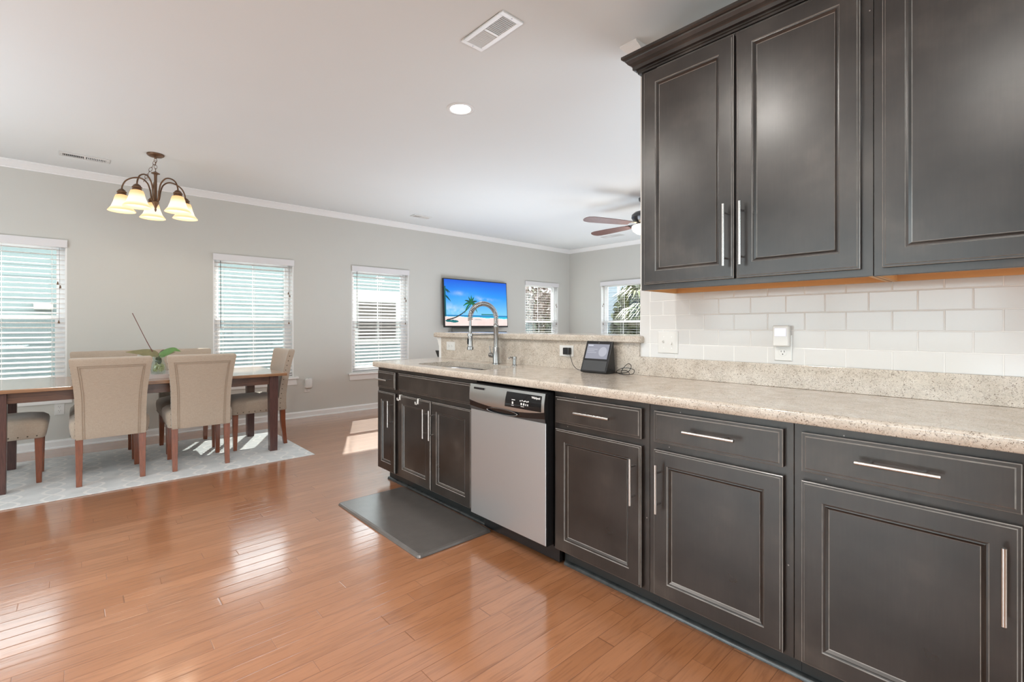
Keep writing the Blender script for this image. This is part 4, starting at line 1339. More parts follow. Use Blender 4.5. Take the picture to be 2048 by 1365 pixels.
# cord: from the adapter to the display, with its bundle on the counter
def smooth_path(pts, m=8):
    pts = [Vector(p) for p in pts]; out = []
    for i in range(len(pts) - 1):
        p0_, p1_, p2_, p3_ = pts[max(i - 1, 0)], pts[i], pts[i + 1], pts[min(i + 2, len(pts) - 1)]
        for k in range(m):
            t = k / m
            out.append(0.5 * ((2 * p1_) + (-p0_ + p2_) * t + (2 * p0_ - 5 * p1_ + 4 * p2_ - p3_) * t * t + (-p0_ + 3 * p1_ - 3 * p2_ + p3_) * t ** 3))
    out.append(pts[-1]); return out
mb = MB()
mb.tube(smooth_path([(2.300, 1.998, 1.036), (2.292, 1.975, 1.03), (2.288, 1.955, .99), (2.295, 1.945, .955), (2.30, 1.90, .9285), (2.328, 1.80, .9285), (2.331, 1.70, .9285),
                     (2.325, 1.60, .930), (2.30, 1.545, .945), (2.31, 1.535, .975), (2.322, 1.565, .985), (2.318, 1.60, .950), (2.30, 1.59, .9285), (2.28, 1.54, .9285),
                     (2.30, 1.515, .935), (2.325, 1.53, .955), (2.32, 1.59, .960), (2.29, 1.62, .940), (2.27, 1.57, .9285), (2.30, 1.54, .93), (2.326, 1.58, .945), (2.317, 1.63, .94)]), .0019, 6)
tag(mb.build('charging_cable', M['black']), 'thin black power cord tangled on the counter behind the smart display', 'cord')


# ------------------------------------------------------------------ rubber mat and rug
mt_ = MB()
pts = rrect(1.303, 1.796, 2.137, 3.161, .02, 4)
def ml(i, z):
    cx, cy = 1.5545, 2.649
    return [Vector((p[0] + (i if p[0] < cx else -i), p[1] + (i if p[1] < cy else -i), z)) for p in pts]
mt_.rings([ml(0, .0008), ml(0, .005), ml(.006, .014), ml(.018, .017)])
tag(mt_.build('kitchen_mat', M['mat'], None), 'dark grey padded kitchen mat on the floor before the sink cabinet', 'mat')
tag(MB().box((-1.45, 4.530, .0008), (1.652, 6.005, .0078)).build('area_rug', M['rug'], None, bevel=.002), 'pale grey trellis pattern rug under the dining table', 'rug')

# ------------------------------------------------------------------ dining table
RZ = .0080
tb = thing('dining_table', 'long dark wood dining table on the pale rug', 'table', (.54, 5.34, RZ))
def Tt(mb):
    mb.v = [(v[0] - .54, v[1] - 5.34, v[2] - RZ) for v in mb.v]; return mb
Tt(MB().box((-.50, 4.87, .7225), (1.517, 5.80, .750))).build('tabletop', M['table_top'], tb, bevel=.004)
Tt(MB().box((-.40, 4.925, .645), (1.40, 4.947, .722)).box((-.40, 5.733, .645), (1.40, 5.755, .722)).box((-.40, 4.947, .645), (-.378, 5.733, .722)).box((1.378, 4.947, .645), (1.40, 5.733, .722))).build('apron', M['table'], tb)
for xa, xb in ((-.430, -.352), (1.368, 1.446)):
    for ya, yb in ((4.905, 4.983), (5.712, 5.790)):
        q = .006
        Tt(MB().taper((xa + q, ya + q), (xb - q, yb - q), RZ, (xa, ya), (xb, yb), .722)).build('leg', M['table_leg'], tb, bevel=.003)

tr = thing('serving_tray', 'low whitewashed tray on the dining table under the orchid vase', 'tray', (.56, 5.26, .750))
mb = MB(); mb.box((-.17, -.21, .0005), (.17, .21, .010)).box((-.17, -.21, .010), (.17, -.198, .036)).box((-.17, .198, .010), (.17, .21, .036)).box((-.17, -.198, .010), (-.158, .198, .036)).box((.158, -.198, .010), (.17, .198, .036))
mb.build('tray_body', M['tray'], tr)

# orchid in a glass vase
vs_ = thing('glass_vase', 'clear glass vase with roots in it standing on the tray', 'vase', (.562, 5.36, .7612))
mb = MB()
o_ = [(0, 0), (.044, 0), (.054, .012), (.060, .05), (.056, .09), (.044, .12), (.040, .135), (.048, .155), (.060, .175)]
i_ = [(.057, .174), (.045, .154), (.037, .135), (.041, .12), (.053, .09), (.057, .05), (.051, .015), (0, .006)]
mb.lathe(o_ + i_, seg=28); mb.build('vase_body', M['vase'], vs_)
rt = MB()
for k in range(26):
    a = random.uniform(0, 2 * PI); rr = random.uniform(.01, .044); b = a + random.uniform(-1.4, 1.4)
    z0 = random.uniform(.012, .06)
    rt.tube(smooth_path([(rr * math.cos(a), rr * math.sin(a), z0), (.042 * math.cos(b), .042 * math.sin(b), z0 + .02), (.02 * math.cos(a), .02 * math.sin(a), z0 + .045)], 5), .0030, 5)
orc = thing('orchid', 'flowerless orchid with a bare leaning stem, growing from the glass vase', 'plant', (.562, 5.36, .7690))
rt.build('roots', M['root'], orc)
mb = MB(); mb.lathe([(0, .085), (.018, .090), (.026, .11), (.022, .135), (.012, .155), (0, .16)], seg=12); mb.build('root_ball', M['moss'], orc)


def leaf(path, width, mat, roll=0.95):
    path = smooth_path(path, 5); nn = len(path); mb = MB(); vs = []
    for i, p in enumerate(path):
        t = i / (nn - 1); w = width * math.sin(PI * min(1, .08 + .92 * t) ** 0.85) if t < 1 else 0.0005
        w = max(w, .002)
        tan = (path[min(i + 1, nn - 1)] - path[max(i - 1, 0)]).normalized()
        side = tan.cross(Vector((0, 0, 1))).normalized(); side = Matrix.Rotation(roll * (1 if tan.dot(R_) > 0 else -1), 3, tan) @ side; upv = side.cross(tan)
        vs.append([p - side * w + upv * w * .35, p, p + side * w + upv * w * .35, p + side * w * .9 + upv * (w * .35 - .0015), p - upv * .0022, p - side * w * .9 + upv * (w * .35 - .0015)])
    mb.rings(vs, smooth=True)
    return mb.build('leaf', mat, orc)


BR = math.atan2(.55, 5.36)      # bearing of the table centre from the kitchen
R_ = Vector((math.cos(BR), -math.sin(BR), 0))
Fv = Vector((math.sin(BR), math.cos(BR), 0))
def O(r_, f_, z): v = R_ * r_ + Fv * f_; return (v.x, v.y, z)
leaf([O(0, 0, .155), O(-.05, .0, .185), O(-.14, -.02, .195), O(-.23, -.04, .203)], .034, M['leaf_brown'])
leaf([O(0, -.01, .155), O(-.04, -.03, .172), O(-.09, -.06, .172), O(-.15, -.08, .190)], .028, M['leaf_brown'])
leaf([O(.0, 0, .155), O(.015, .01, .180), O(.035, .02, .205), O(.055, .03, .212)], .012, M['leaf_dark'])
leaf([O(0, 0, .155), O(.035, .0, .168), O(.08, -.01, .195), O(.12, -.02, .212), O(.165, -.03, .196)], .036, M['leaf'])
leaf([O(0, .01, .155), O(.04, .04, .165), O(.09, .06, .180), O(.13, .08, .188)], .018, M['leaf_brown'])
mb = MB(); mb.tube(smooth_path([O(-.02, 0, .150), O(-.045, 0, .205), O(-.095, .0, .32), O(-.185, 0, .545)], 6), [.0035] * 12 + [.003] * 7, 7); mb.build('flower_stem', M['stem'], orc)
mb = MB(); mb.tube([O(-.035, 0, .160), O(-.040, .0, .20), O(-.050, 0, .225)], .0022, 6); mb.build('stake', M['stem'], orc)


# ------------------------------------------------------------------ dining chairs
def make_chair():
    root = thing('dining_chair', '', 'chair', (0, 0, RZ), 0, 'beige upholstered chairs around the dining table')
    # local frame: front is +Y; z measured from the rug
    fz = lambda z: z - 0.0
    # seat cushion: domed
    mb = MB(); loops = []
    def sl(w, yb, yf, z, r, crown=0.0):
        pts = rrect(-w, w, yb, yf, r, 5)
        return [Vector((x, y, z + crown * (1 - (abs(x) / w) ** 2))) for x, y in pts]
    loops = [sl(.225, -.200, .215, .345, .03), sl(.232, -.200, .226, .352, .035), sl(.240, -.200, .236, .40, .04), sl(.243, -.200, .240, .440, .045), sl(.238, -.200, .234, .465, .05),
             sl(.215, -.200, .208, .487, .055), sl(.165, -.17, .16, .500, .06), sl(.08, -.10, .09, .505, .05)]
    mb.rings(loops, smooth=True); mb.build('seat', M['fabric'], root, autosmooth=False)
    # backrest: tapered wider to the top, leaning back, slightly concave in front
    def bl(z, ins=0.0):
        t = (z - .345) / (.955 - .345)
        hw = .208 + .010 * t + .030 * max(0, (t - .45) / .55) ** 1.6 - ins
        yc = -.225 - .012 * t - .085 * max(0, t) ** 1.7
        th = .045 - .012 * t - ins
        pts = []
        nn = 10
        for k in range(nn + 1):        # rear face, left to right, bowed back a little
            x = -hw + 2 * hw * k / nn; pts.append(Vector((x, yc - th + .012 * (x / hw) ** 2 * (1 if t > .2 else t / .2) - .000, z)))
        for k in range(nn + 1):        # front face, right to left
            x = hw - 2 * hw * k / nn; pts.append(Vector((x, yc + th * .8 - .010 * (1 - (x / hw) ** 2) + (0.016 * (x / hw) ** 2) * t, z)))
        return pts
    mb = MB()
    zs = [.345, .36, .42, .50, .58, .66, .74, .82, .89, .93]
    loops = [bl(.345, .004)] + [bl(z) for z in zs[1:]] + [bl(.946, .004), bl(.955, .014), bl(.957, .024)]
    mb.rings(loops, smooth=True); bk = mb.build('backrest', M['fabric'], root, autosmooth=True, bevel=0)
    # piping seams on the rear
    def rear(x_, z, off=.0015):
        t = (z - .345) / .61
        hw = .208 + .010 * t + .030 * max(0, (t - .45) / .55) ** 1.6
        yc = -.225 - .012 * t - .085 * max(0, t) ** 1.7; th = .045 - .012 * t
        return Vector((x_, yc - th + .012 * (x_ / hw) ** 2 * (1 if t > .2 else t / .2) - off, z))
    sm = MB()
    for dx in (0, .0115):
        path = []
        for z in [.350 + (.895 - .350) * k / 12 for k in range(13)]:
            t = (z - .345) / .61; hw = .208 + .010 * t + .030 * max(0, (t - .45) / .55) ** 1.6
            path.append(rear(-(hw - .040) + dx, z))
        zt = .895 - dx
        top = [rear(-(.208 + .0095 + .022 - .040) + dx + (2 * (.208 + .0095 + .022 - .040 - dx)) * k / 10, zt) for k in range(11)]
        sm.tube(path[:-1] + [Vector((path[-1].x, path[-1].y, zt))], .0024, 6)
        sm.tube(top, .0024, 6)
        sm.tube([Vector((-p.x, p.y, p.z)) for p in path[:-1]] + [Vector((-path[-1].x, path[-1].y, zt))], .0024, 6)
    sm.build('seam_piping', M['seam'], bk)
    nb = MB()
    for sgn in (-1, 1):
        for k in range(13):
            z = .37 + k * .047
            if z > .93: break
            t = (z - .345) / .61; hw = .208 + .010 * t + .030 * max(0, (t - .45) / .55) ** 1.6
            yc = -.225 - .012 * t - .085 * max(0, t) ** 1.7; th = .045 - .012 * t
            nb.lathe([(0, .003), (.004, .0022), (.0058, 0)], (sgn * (hw - .0005), yc + th * .45, z), 8, Vector((sgn, 0, 0)))
    nb.build('nailhead_trim', M['nail'], bk)
    ns = MB(); st = [c for c in root.children if c.name.startswith('seat')][0]
    for sgn in (-1, 1):
        for k in range(8):
            ns.lathe([(0, .003), (.004, .0022), (.0058, 0)], (sgn * .2335, -.17 + k * .050, .366), 8, Vector((sgn, 0, 0)))
    for k in range(8):
        ns.lathe([(0, .003), (.004, .0022), (.0058, 0)], (-.185 + k * .0529, .2275, .366), 8, Vector((0, 1, 0)))
    ns.build('nailhead_trim', M['nail'], st)
    for sgn in (-1, 1):
        l = MB()
        xa, xb = sgn * .205, sgn * .163
        lo, hi = min(xa, xb), max(xa, xb)
        l.taper((lo + .004, .175), (hi - .004, .205), 0.0005, (lo, .165), (hi, .212), .346)
        l.build('leg', M['leg'], root, bevel=.003)
        l = MB()
        for (za, zb, ya, yb) in ((0.0005, .12, -.262, -.247), (.12, .23, -.247, -.238), (.23, .346, -.238, -.235)):
            wa = .017 + .006 * za / .346; wb = .017 + .006 * zb / .346; c = sgn * .187
            l.taper((c - wa, ya - wa), (c + wa, ya + wa), za, (c - wb, yb - wb), (c + wb, yb + wb), zb)
        l.build('leg', M['leg'], root, bevel=.002)
    return root


ch = make_chair()
ch.location = (.213, 5.045, RZ)
ch['label'] = 'beige linen chair with its back turned, left of two before the table'
dup(ch, (.805, 5.020, RZ), math.radians(-2), 'beige linen chair with its back turned, right of two before the table')
dup(ch, (.213, 5.640, RZ), PI, 'beige linen chair on the window side, mostly hidden behind the front left chair')
dup(ch, (.830, 5.640, RZ), PI, 'beige linen chair on the window side, behind the orchid vase')
dup(ch, (1.322, 5.342, RZ), PI / 2, 'beige linen chair with bronze nailheads at the right end of the table')
dup(ch, (-.388, 5.310, RZ), -PI / 2, 'beige linen chair at the left end of the table, only its seat in the photo')

# ------------------------------------------------------------------ chandelier
chd = thing('chandelier', 'five light bronze chandelier with glowing bell shades above the dining table', 'chandelier', (.541, 5.36, HC))
mb = MB(); mb.lathe([(0, -.0005), (.066, -.0005), (.066, -.008), (.062, -.014), (.05, -.022), (.012, -.030), (.008, -.040), (0, -.040)], seg=28)
mb.build('canopy', M['bronze'], chd, autosmooth=True)


def link_chain(p0, p1, nlinks, parent, r=.011, sag=0.0):
    p0, p1 = Vector(p0), Vector(p1); mbc = MB()
    for k in range(nlinks):
        t = (k + .5) / nlinks; c = p0.lerp(p1, t); c.z -= sag * math.sin(PI * t)
        d = (p1 - p0).normalized(); hl = (p1 - p0).length / nlinks * .62
        a = Vector((1, 0, 0)) if k % 2 == 0 else Vector((0, 1, 0))
        a = (a - d * a.dot(d)).normalized()
        mbc.tube([c + d * hl * math.cos(2 * PI * q / 14) + a * r * math.sin(2 * PI * q / 14) for q in range(14)], .0019, 6, closed=True)
    return mbc


mb = link_chain((0, 0, -.040), (0, 0, -.158), 4, chd); mb.build('chain', M['bronze'], chd)
lo_ = Vector(O(-.085, 0, 0))
mb = link_chain((0, 0, -.06), (lo_.x, lo_.y, -.26), 6, chd); mb2 = link_chain((lo_.x, lo_.y, -.27), (0.02, 0, -.33), 3, chd)
mb.build('slack_chain', M['bronze'], chd)
mb = MB(); mb.lathe([(0, -.155), (.010, -.157), (.016, -.163), (.034, -.172), (.033, -.176), (.014, -.182), (.0115, -.20), (.0115, -.40), (.016, -.42), (.028, -.430), (.026, -.440), (.012, -.47), (.006, -.49), (.009, -.50), (.004, -.515), (0, -.52)], seg=24)
mb.build('column', M['bronze'], chd, autosmooth=True)
for k in range(5):
    th = math.radians(-5 + 72 * k)
    d = Fv * math.cos(th) + R_ * math.sin(th)
    Q = lambda rr, z: (d.x * rr, d.y * rr, z)
    mb = MB()
    mb.tube(smooth_path([Q(.012, -.43), Q(.030, -.40), Q(.040, -.33), Q(.062, -.265), (Q(.110, -.228)), Q(.165, -.232), Q(.215, -.262), Q(.240, -.31), Q(.245, -.345)], 6), .0062, 8)
    arm = mb.build('arm', M['bronze'], chd)
    c = Q(.245, 0)
    mb = MB(); mb.lathe([(0, -.338), (.012, -.340), (.026, -.352), (.030, -.362), (.036, -.366), (.036, -.374), (.031, -.378), (.034, -.384), (.034, -.394), (.028, -.400), (0, -.400)], c, 20)
    mb.build('socket', M['bronze'], arm, autosmooth=True)
    mb = MB(); oo = [(.030, -.392), (.044, -.398), (.052, -.420), (.060, -.455), (.076, -.500), (.100, -.534), (.1005, -.537)]
    ii = [(.097, -.533), (.073, -.500), (.057, -.455), (.049, -.420), (.041, -.401), (.028, -.396)]
    mb.lathe(oo + ii, c, 28, closed=True)
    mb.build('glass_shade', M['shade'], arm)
    ld = bpy.data.lights.new('chandelier_bulb', 'POINT'); ld.energy = 1.1; ld.color = (1, .86, .68); ld.shadow_soft_size = .03
    lo = bpy.data.objects.new('chandelier_bulb', ld); C.objects.link(lo); lo.parent = chd; lo.location = (c[0], c[1], -.52)


# ------------------------------------------------------------------ recessed lights
def can_light(x, y, label, e=1):
    if x < 0.5 and y < 3: e = 3.5
    root = thing('recessed_light', label, 'ceiling light', (x, y, HC), 0, 'round recessed ceiling lights')
    mb = MB(); mb.lathe([(.072, -.002), (.078, -.006), (.095, -.005), (.100, -.0008), (.072, -.0008)], seg=32, closed=True); mb.build('trim_ring', M['plate'], root)
    mb = MB(); mb.lathe([(0, -.0030), (.045, -.0028), (.0715, -.0015)], seg=32); mb.build('lens', M['lamp'], root)
    ld = bpy.data.lights.new('can_lamp', 'AREA'); ld.shape = 'DISK'; ld.size = .14; ld.energy = 6 * e; ld.color = (1, .95, .88)
    lo = bpy.data.objects.new('can_lamp', ld); C.objects.link(lo); lo.parent = root; lo.location = (0, 0, -.008)
    return root


can_light(2.034, 2.771, 'lit round recessed light in the middle of the ceiling')
for (x, y) in ((.37, 1.31), (-.10, 2.47), (-.3, .02), (-1.6, 1.3), (3.4, 0.4), (6.4, 0.6)):  # first three placed from cabinet reflections, the rest added unseen for light
    can_light(x, y, 'round recessed ceiling light outside the photo, over the rooms', 1)


# ------------------------------------------------------------------ ceiling vents
def vent(x0, x1, y0, y1, along, label, nsl=11):
    cx, cy = (x0 + x1) / 2, (y0 + y1) / 2
    root = thing('ceiling_vent', label, 'ceiling vent', (cx, cy, HC), 0, 'white ceiling air vents')
    w, h = (x1 - x0) / 2, (y1 - y0) / 2
    bd = .026 if min(w, h) > .06 else .02
    mb = MB()
    for a, b in (((-w, -h), (w, -h + bd)), ((-w, h - bd), (w, h)), ((-w, -h + bd), (-w + bd, h - bd)), ((w - bd, -h + bd), (w, h - bd))):
        mb.box((a[0], a[1], -.008), (b[0], b[1], -.0006))
    if along == 'y': mb.box((-w + bd, -.008, -.008), (w - bd, .008, -.0006))
    else: mb.box((-.008, -h + bd, -.008), (.008, h - bd, -.0006))
    mb.build('frame', M['plate'], root, bevel=.002)
    mb = MB(); mb.box((-w + bd, -h + bd, -.0012), (w - bd, h - bd, -.0007)); mb.build('dark_duct', M['slot'], root)
    mb = MB()
    Lh = (h if along == 'y' else w) - bd; Wd = (w if along == 'y' else h) - bd
    for half in (-1, 1):
        for k in range(nsl):
            c = half * (.012 + (Lh - .012) * (k + .5) / nsl); t = .0016
            dl = .0010 if half < 0 else .0028
            for sgn in (1,):
                a = (c - dl - t, c + dl - t)
                if along == 'y':
                    mb.prism([(-Wd, c - dl, -.0014), (-Wd, c - dl + t, -.0014), (-Wd, c + dl + t, -.0075), (-Wd, c + dl, -.0075)], (2 * Wd, 0, 0))
                else:
                    mb.prism([(c - dl, -Wd, -.0014), (c - dl + t, -Wd, -.0014), (c + dl + t, -Wd, -.0075), (c + dl, -Wd, -.0075)], (0, 2 * Wd, 0))
    mb.build('louvres', M['plate'], root)
    for s in (-1, 1):
        p = (0, s * (h - bd / 2), -.0095) if along == 'y' else (s * (w - bd / 2), 0, -.0095)
        mb = MB(); mb.lathe([(0, 0), (.004, .0008), (.004, .002)], p, 10)
        mb.build('screw', M['dark_metal'], root)


vent(1.548, 1.692, 1.762, 2.105, 'y', 'white ceiling vent nearest the camera, with dark louvres, above the kitchen floor')
vent(-.103, .247, 5.825, 5.955, 'x', 'white ceiling vent along the window wall, left of the chandelier')
vent(3.48, 3.76, 5.80, 5.94, 'x', 'small white ceiling vent above the wall between window and television')
vent(6.76, 6.90, 4.72, 5.12, 'y', 'white ceiling vent seen past the ceiling fan blade')

# ------------------------------------------------------------------ ceiling fan
fn = thing('ceiling_fan', 'dark five blade ceiling fan with lit bowl, half hidden by the wall cabinet', 'ceiling fan', (5.10, 3.196, HC))
mb = MB(); mb.lathe([(0, -.0005), (.075, -.0005), (.072, -.03), (.045, -.055), (.02, -.062), (0, -.062)], seg=24); mb.build('canopy', M['fan_body'], fn, autosmooth=True)
mb = MB(); mb.cyl((0, 0, -.06), (0, 0, -.16), .014, 12); mb.build('downrod', M['fan_body'], fn)
mb = MB(); mb.lathe([(0, -.150), (.05, -.155), (.12, -.172), (.155, -.20), (.160, -.235), (.14, -.27), (.10, -.30), (.10, -.325), (0, -.325)], seg=32); mb.build('motor', M['fan_body'], fn, autosmooth=True)
mb = MB(); mb.lathe([(.125, -.326), (.150, -.335), (.155, -.36), (.14, -.395), (.10, -.425), (.05, -.44), (0, -.443)], seg=32); mb.build('light_bowl', M['fan_lamp'], fn)
for k in range(5):
    th = math.radians(249 + 72 * k) + YAW; d = Vector((math.sin(th), math.cos(th), 0)); s = Vector((-d.y, d.x, 0))
    bz = -.315
    mb = MB(); pitch = .20
    loops = []
    for rr, w in ((.22, .045), (.30, .058), (.45, .066), (.60, .072), (.74, .074), (.80, .062), (.83, .035), (.838, .012)):
        c = d * rr
        ln = [c + s * w * q + Vector((0, 0, bz + w * q * pitch)) for q in (-1, -.5, 0, .5, 1)]
        loops.append(ln + [p + Vector((0, 0, -.006)) for p in ln[::-1]])
    mb.rings(loops); bo = mb.build('blade', M['fan_blade'], fn)
    mb = MB(); a0 = d * .10; a1 = d * .27
    mb.prism([a0 + s * .018 + Vector((0, 0, -.305)), a0 - s * .018 + Vector((0, 0, -.305)), a1 - s * .035 + Vector((0, 0, bz + .0015 - .035 * pitch)), a1 + s * .035 + Vector((0, 0, bz + .0015 + .035 * pitch))], (0, 0, .007))
    mb.build('blade_iron', M['fan_body'], bo)
ld = bpy.data.lights.new('fan_bulb', 'POINT'); ld.energy = 12; ld.color = (1, .85, .65); ld.shadow_soft_size = .1
lo = bpy.data.objects.new('fan_bulb', ld); C.objects.link(lo); lo.parent = fn; lo.location = (0, 0, -.50)

# ------------------------------------------------------------------ television
TW, TH = 1.385, .795
tv = thing('television', 'wall mounted flat television showing a leaning palm on a beach', 'television', (5.045, 6.392, 1.575))
tv.rotation_euler = (math.radians(-3), 0, math.radians(1.2))
mb = MB(); mb.box((-TW / 2, 0, -TH / 2), (TW / 2, .035, TH / 2)); mb.build('housing', M['black'], tv, bevel=.004)
mb = MB(); mb.box((-.25, .035, -.2), (.25, .055, .2)); mb.build('wall_mount', M['dark_metal'], tv)
GW, GH = 256, 146
sw, sh = TW - .030, TH - .040
zc = .006


def tv_image():
    u, v = np.meshgrid((np.arange(GW) + .5) / GW, (np.arange(GH) + .5) / GH)   # v from the top
    img = np.zeros((GH, GW, 3))
    top = np.array([0.0, 0.10, 0.72]); mid = np.array([0.01, 0.30, 0.95]); low = np.array([0.18, 0.58, 0.98])
    t = np.clip(v / .72, 0, 1)[..., None]
    img[:] = np.where(t < .5, top + (mid - top) * t * 2, mid + (low - mid) * (t - .5) * 2)
    glow = np.exp(-((u - .35) ** 2 / .08 + (v - .45) ** 2 / .06))[..., None]
    img = img * (1 - .35 * glow) + np.array([.10, .50, 1.0]) * .35 * glow
    rng = np.random.RandomState(3)
    def fbm(sc, n):
        out = np.zeros((GH, GW))
        for o in range(n):
            k = sc * 2 ** o; g = rng.rand(int(k) + 3, int(k * 1.8) + 3)
            yy, xx = v * k, u * k * 1.8; y0, x0 = yy.astype(int), xx.astype(int); fy, fx = yy - y0, xx - x0
            fy, fx = fy * fy * (3 - 2 * fy), fx * fx * (3 - 2 * fx)
            out += (g[y0, x0] * (1 - fx) * (1 - fy) + g[y0, x0 + 1] * fx * (1 - fy) + g[y0 + 1, x0] * (1 - fx) * fy + g[y0 + 1, x0 + 1] * fx * fy) / 2 ** o
        return out / 2
    nz = fbm(7, 4)
    for (cu_, cv_, su, sv, s) in ((.10, .64, .16, .09, .95), (.28, .70, .14, .04, .6), (.62, .40, .16, .035, .6), (.50, .37, .05, .04, .4), (.22, .30, .12, .05, .3), (.38, .66, .12, .05, .3)):
        a = np.clip(np.exp(-((u - cu_) ** 2 / su ** 2 + (v - cv_) ** 2 / sv ** 2)) * s * np.clip(nz * 2.2 - .6, 0, 1.3), 0, .9)[..., None]
        img = img * (1 - a) + np.array([.80, .86, .98]) * a
    hz = .765
    sea = v > hz
    s1 = np.clip((v - hz) / .06, 0, 1)[..., None]
    seac = np.array([0.0, .08, .42]) * (1 - s1) + np.array([.02, .62, .80]) * s1
    img = np.where(sea[..., None], seac, img)
    isl = (v > .735) & (v < .762) & (u > .56) & (u < .78); img[isl] = (.02, .22, .22)
    shore = hz + .035 + .045 * u + .006 * np.sin(u * 22)
    sand = v > shore
    sc_ = np.array([.92, .74, .70]) + (nz - .5)[..., None] * .18
    foam = (v > shore - .008) & (v < shore + .006)
    img = np.where(sand[..., None], sc_, img); img[foam] = (.9, .95, .95)
    shd = (np.exp(-((u - .10) ** 2 / .012 + (v - .90 - .1 * (u - .1)) ** 2 / .0012)) * (nz + .3) > .38)
    img[shd] = (.0, .16, .18)
    shd = (np.exp(-((u - .50) ** 2 / .006 + (v - .865) ** 2 / .00008)) > .5); img[shd] = (.35, .42, .45)
    # trunk
    for q in np.linspace(0, 1, 240):
        x = .03 + .37 * q ** .72 * 1.0; y = .87 - .02 * q - .34 * q ** 1.55
        x = .03 + .37 * (1 - (1 - q) ** 1.25)
        r = .0085 - .004 * q
        m_ = ((u - x) ** 2 + ((v - y) * .57) ** 2) < r * r; img[m_] = (.02, .03, .03)
    cx, cy = .40, .50
    def frond(cx, cy, ang, ln, drop, wd, colr):
        for q in np.linspace(0, 1, 70):
            x = cx + ln * q * math.cos(ang); y = cy + 1.75 * (ln * q * math.sin(ang) * -1 + drop * q * q)
            r = wd * math.sin(PI * (.15 + .85 * q)) + .002
            m_ = ((u - x) ** 2 + ((v - y) * .57) ** 2) < r * r; img[m_] = colr
    for a_, l_, d_ in ((2.9, .13, .07), (2.5, .12, .04), (2.0, .09, .0), (1.5, .09, -.01), (1.1, .10, .01), (.6, .12, .04), (.15, .12, .07), (-.3, .10, .09), (3.4, .11, .10)):
        frond(cx, cy, a_, l_, d_, .010, (.005, .07 + .10 * math.sin(a_ * 5) ** 2, .045))
    for a_, l_, d_ in ((-.3, .10, .02), (-.6, .12, .02), (-.1, .07, .05)):
        frond(-.01, .20 + (.12 if a_ < -.5 else 0), a_, l_, d_, .009, (.0, .08, .10))
    img[(u < .02) & (v > .15) & (v < .8)] = (.0, .12, .16)
    return np.clip(img, 0, 1)


im = tv_image()
vs = [(-sw / 2 + sw * i / GW, -.0015, sh / 2 - sh * j / GH + zc) for j in range(GH + 1) for i in range(GW + 1)]
fs = [(j * (GW + 1) + i, (j + 1) * (GW + 1) + i, (j + 1) * (GW + 1) + i + 1, j * (GW + 1) + i + 1) for j in range(GH) for i in range(GW)]
me = bpy.data.meshes.new('screen'); me.from_pydata(vs, [], fs); me.materials.append(M['pic'])
att = me.attributes.new('pic', 'FLOAT_COLOR', 'FACE')
flat = np.concatenate([im.reshape(-1, 3), np.ones((GW * GH, 1))], 1).astype(np.float32)
att.data.foreach_set('color', flat.ravel()); me.update()
so = bpy.data.objects.new('screen', me); C.objects.link(so); so.parent = tv
mb = MB(); mb.tube(smooth_path([(-.53, .02, -.40), (-.52, .04, -.47), (-.50, .05, -.56)], 4), .003, 6); mb.build('cable', M['black'], tv)

ms = thing('wall_shelf', 'thin dark shelf under the television, just above the bar ledge', 'shelf', (5.05, 6.35, 1.085))
mb = MB(); mb.box((-.55, -.14, 0), (.50, .1245, .02)); mb.build('board', M['dark_grey'], ms, bevel=.002)
for x_ in (-.4, .35):
    mb = MB(); mb.prism([(x_, .1245, -.001), (x_, -.06, -.001), (x_, .10, -.12), (x_, .1245, -.12)], (.02, 0, 0)); mb.build('shelf_bracket', M['dark_grey'], ms)

bst = thing('bar_stool', 'dark bar stool behind the peninsula, only a corner of its back showing', 'stool', (2.80, 3.72, 0))
mb = MB(); mb.box((-.19, -.19, .62), (.19, .19, .665)); mb.build('seat', M['black'], bst, bevel=.012)
mb = MB(); mb.prism([(-.20, -.22, .900), (-.20, -.22, .962), (-.20, .235, .962), (-.20, .195, .900)], (.022, 0, 0)); mb.build('back_rail', M['black'], bst)
for x_, y_ in ((-.18, -.17), (-.18, .14), (.16, -.17), (.16, .15)):
    mb = MB(); mb.taper((x_ - .015, y_ - .012), (x_ + .015, y_ + .018), .0005, (x_ - .012, y_ - .01), (x_ + .014, y_ + .016), .899 if x_ < 0 else .619); mb.build('leg', M['black'], bst)

# ------------------------------------------------------------------ outdoors
struct('ground', MB().box((-30, YW + .4, -.45), (60, 45, -.35)).box((XF + .4, -30, -.45), (60, YW + .4, -.35)).box((-60, -40, -.45), (XL - .6, 45, -.35)), M['ground'])

nh = thing('neighbour_house', 'pale aqua sided neighbouring house seen through the window wall blinds', 'house', (2.0, 9.5, -.35))
def H(mb):
    mb.v = [(v[0] - 2, v[1] - 9.5, v[2] + .35) for v in mb.v]; return mb
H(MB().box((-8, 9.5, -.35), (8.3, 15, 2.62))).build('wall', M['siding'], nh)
H(MB().prism([(-8.3, 9.25, 2.60), (-8.3, 9.25, 2.70), (-8.3, 12.25, 3.75), (-8.3, 15.25, 2.70), (-8.3, 15.25, 2.60)], (16.9, 0, 0))).build('roof', M['roof'], nh)
for (x0, x1, z0, z1) in ((4.34, 5.19, .94, 1.70),):
    wf = H(MB().box((x0 - .1, 9.46, z0 - .1), (x1 + .1, 9.499, z1 + .1))).build('window', M['ext_trim'], nh)
    H(MB().box((x0, 9.445, z0), ((x0 + x1) / 2 - .02, 9.459, z1)).box(((x0 + x1) / 2 + .02, 9.445, z0), (x1, 9.459, z1))).build('pane', M['ext_glass'], wf)
H(MB().box((2.9, 9.44, 1.74), (8.3, 9.499, 1.95))).build('band_board', M['ext_trim'], nh)
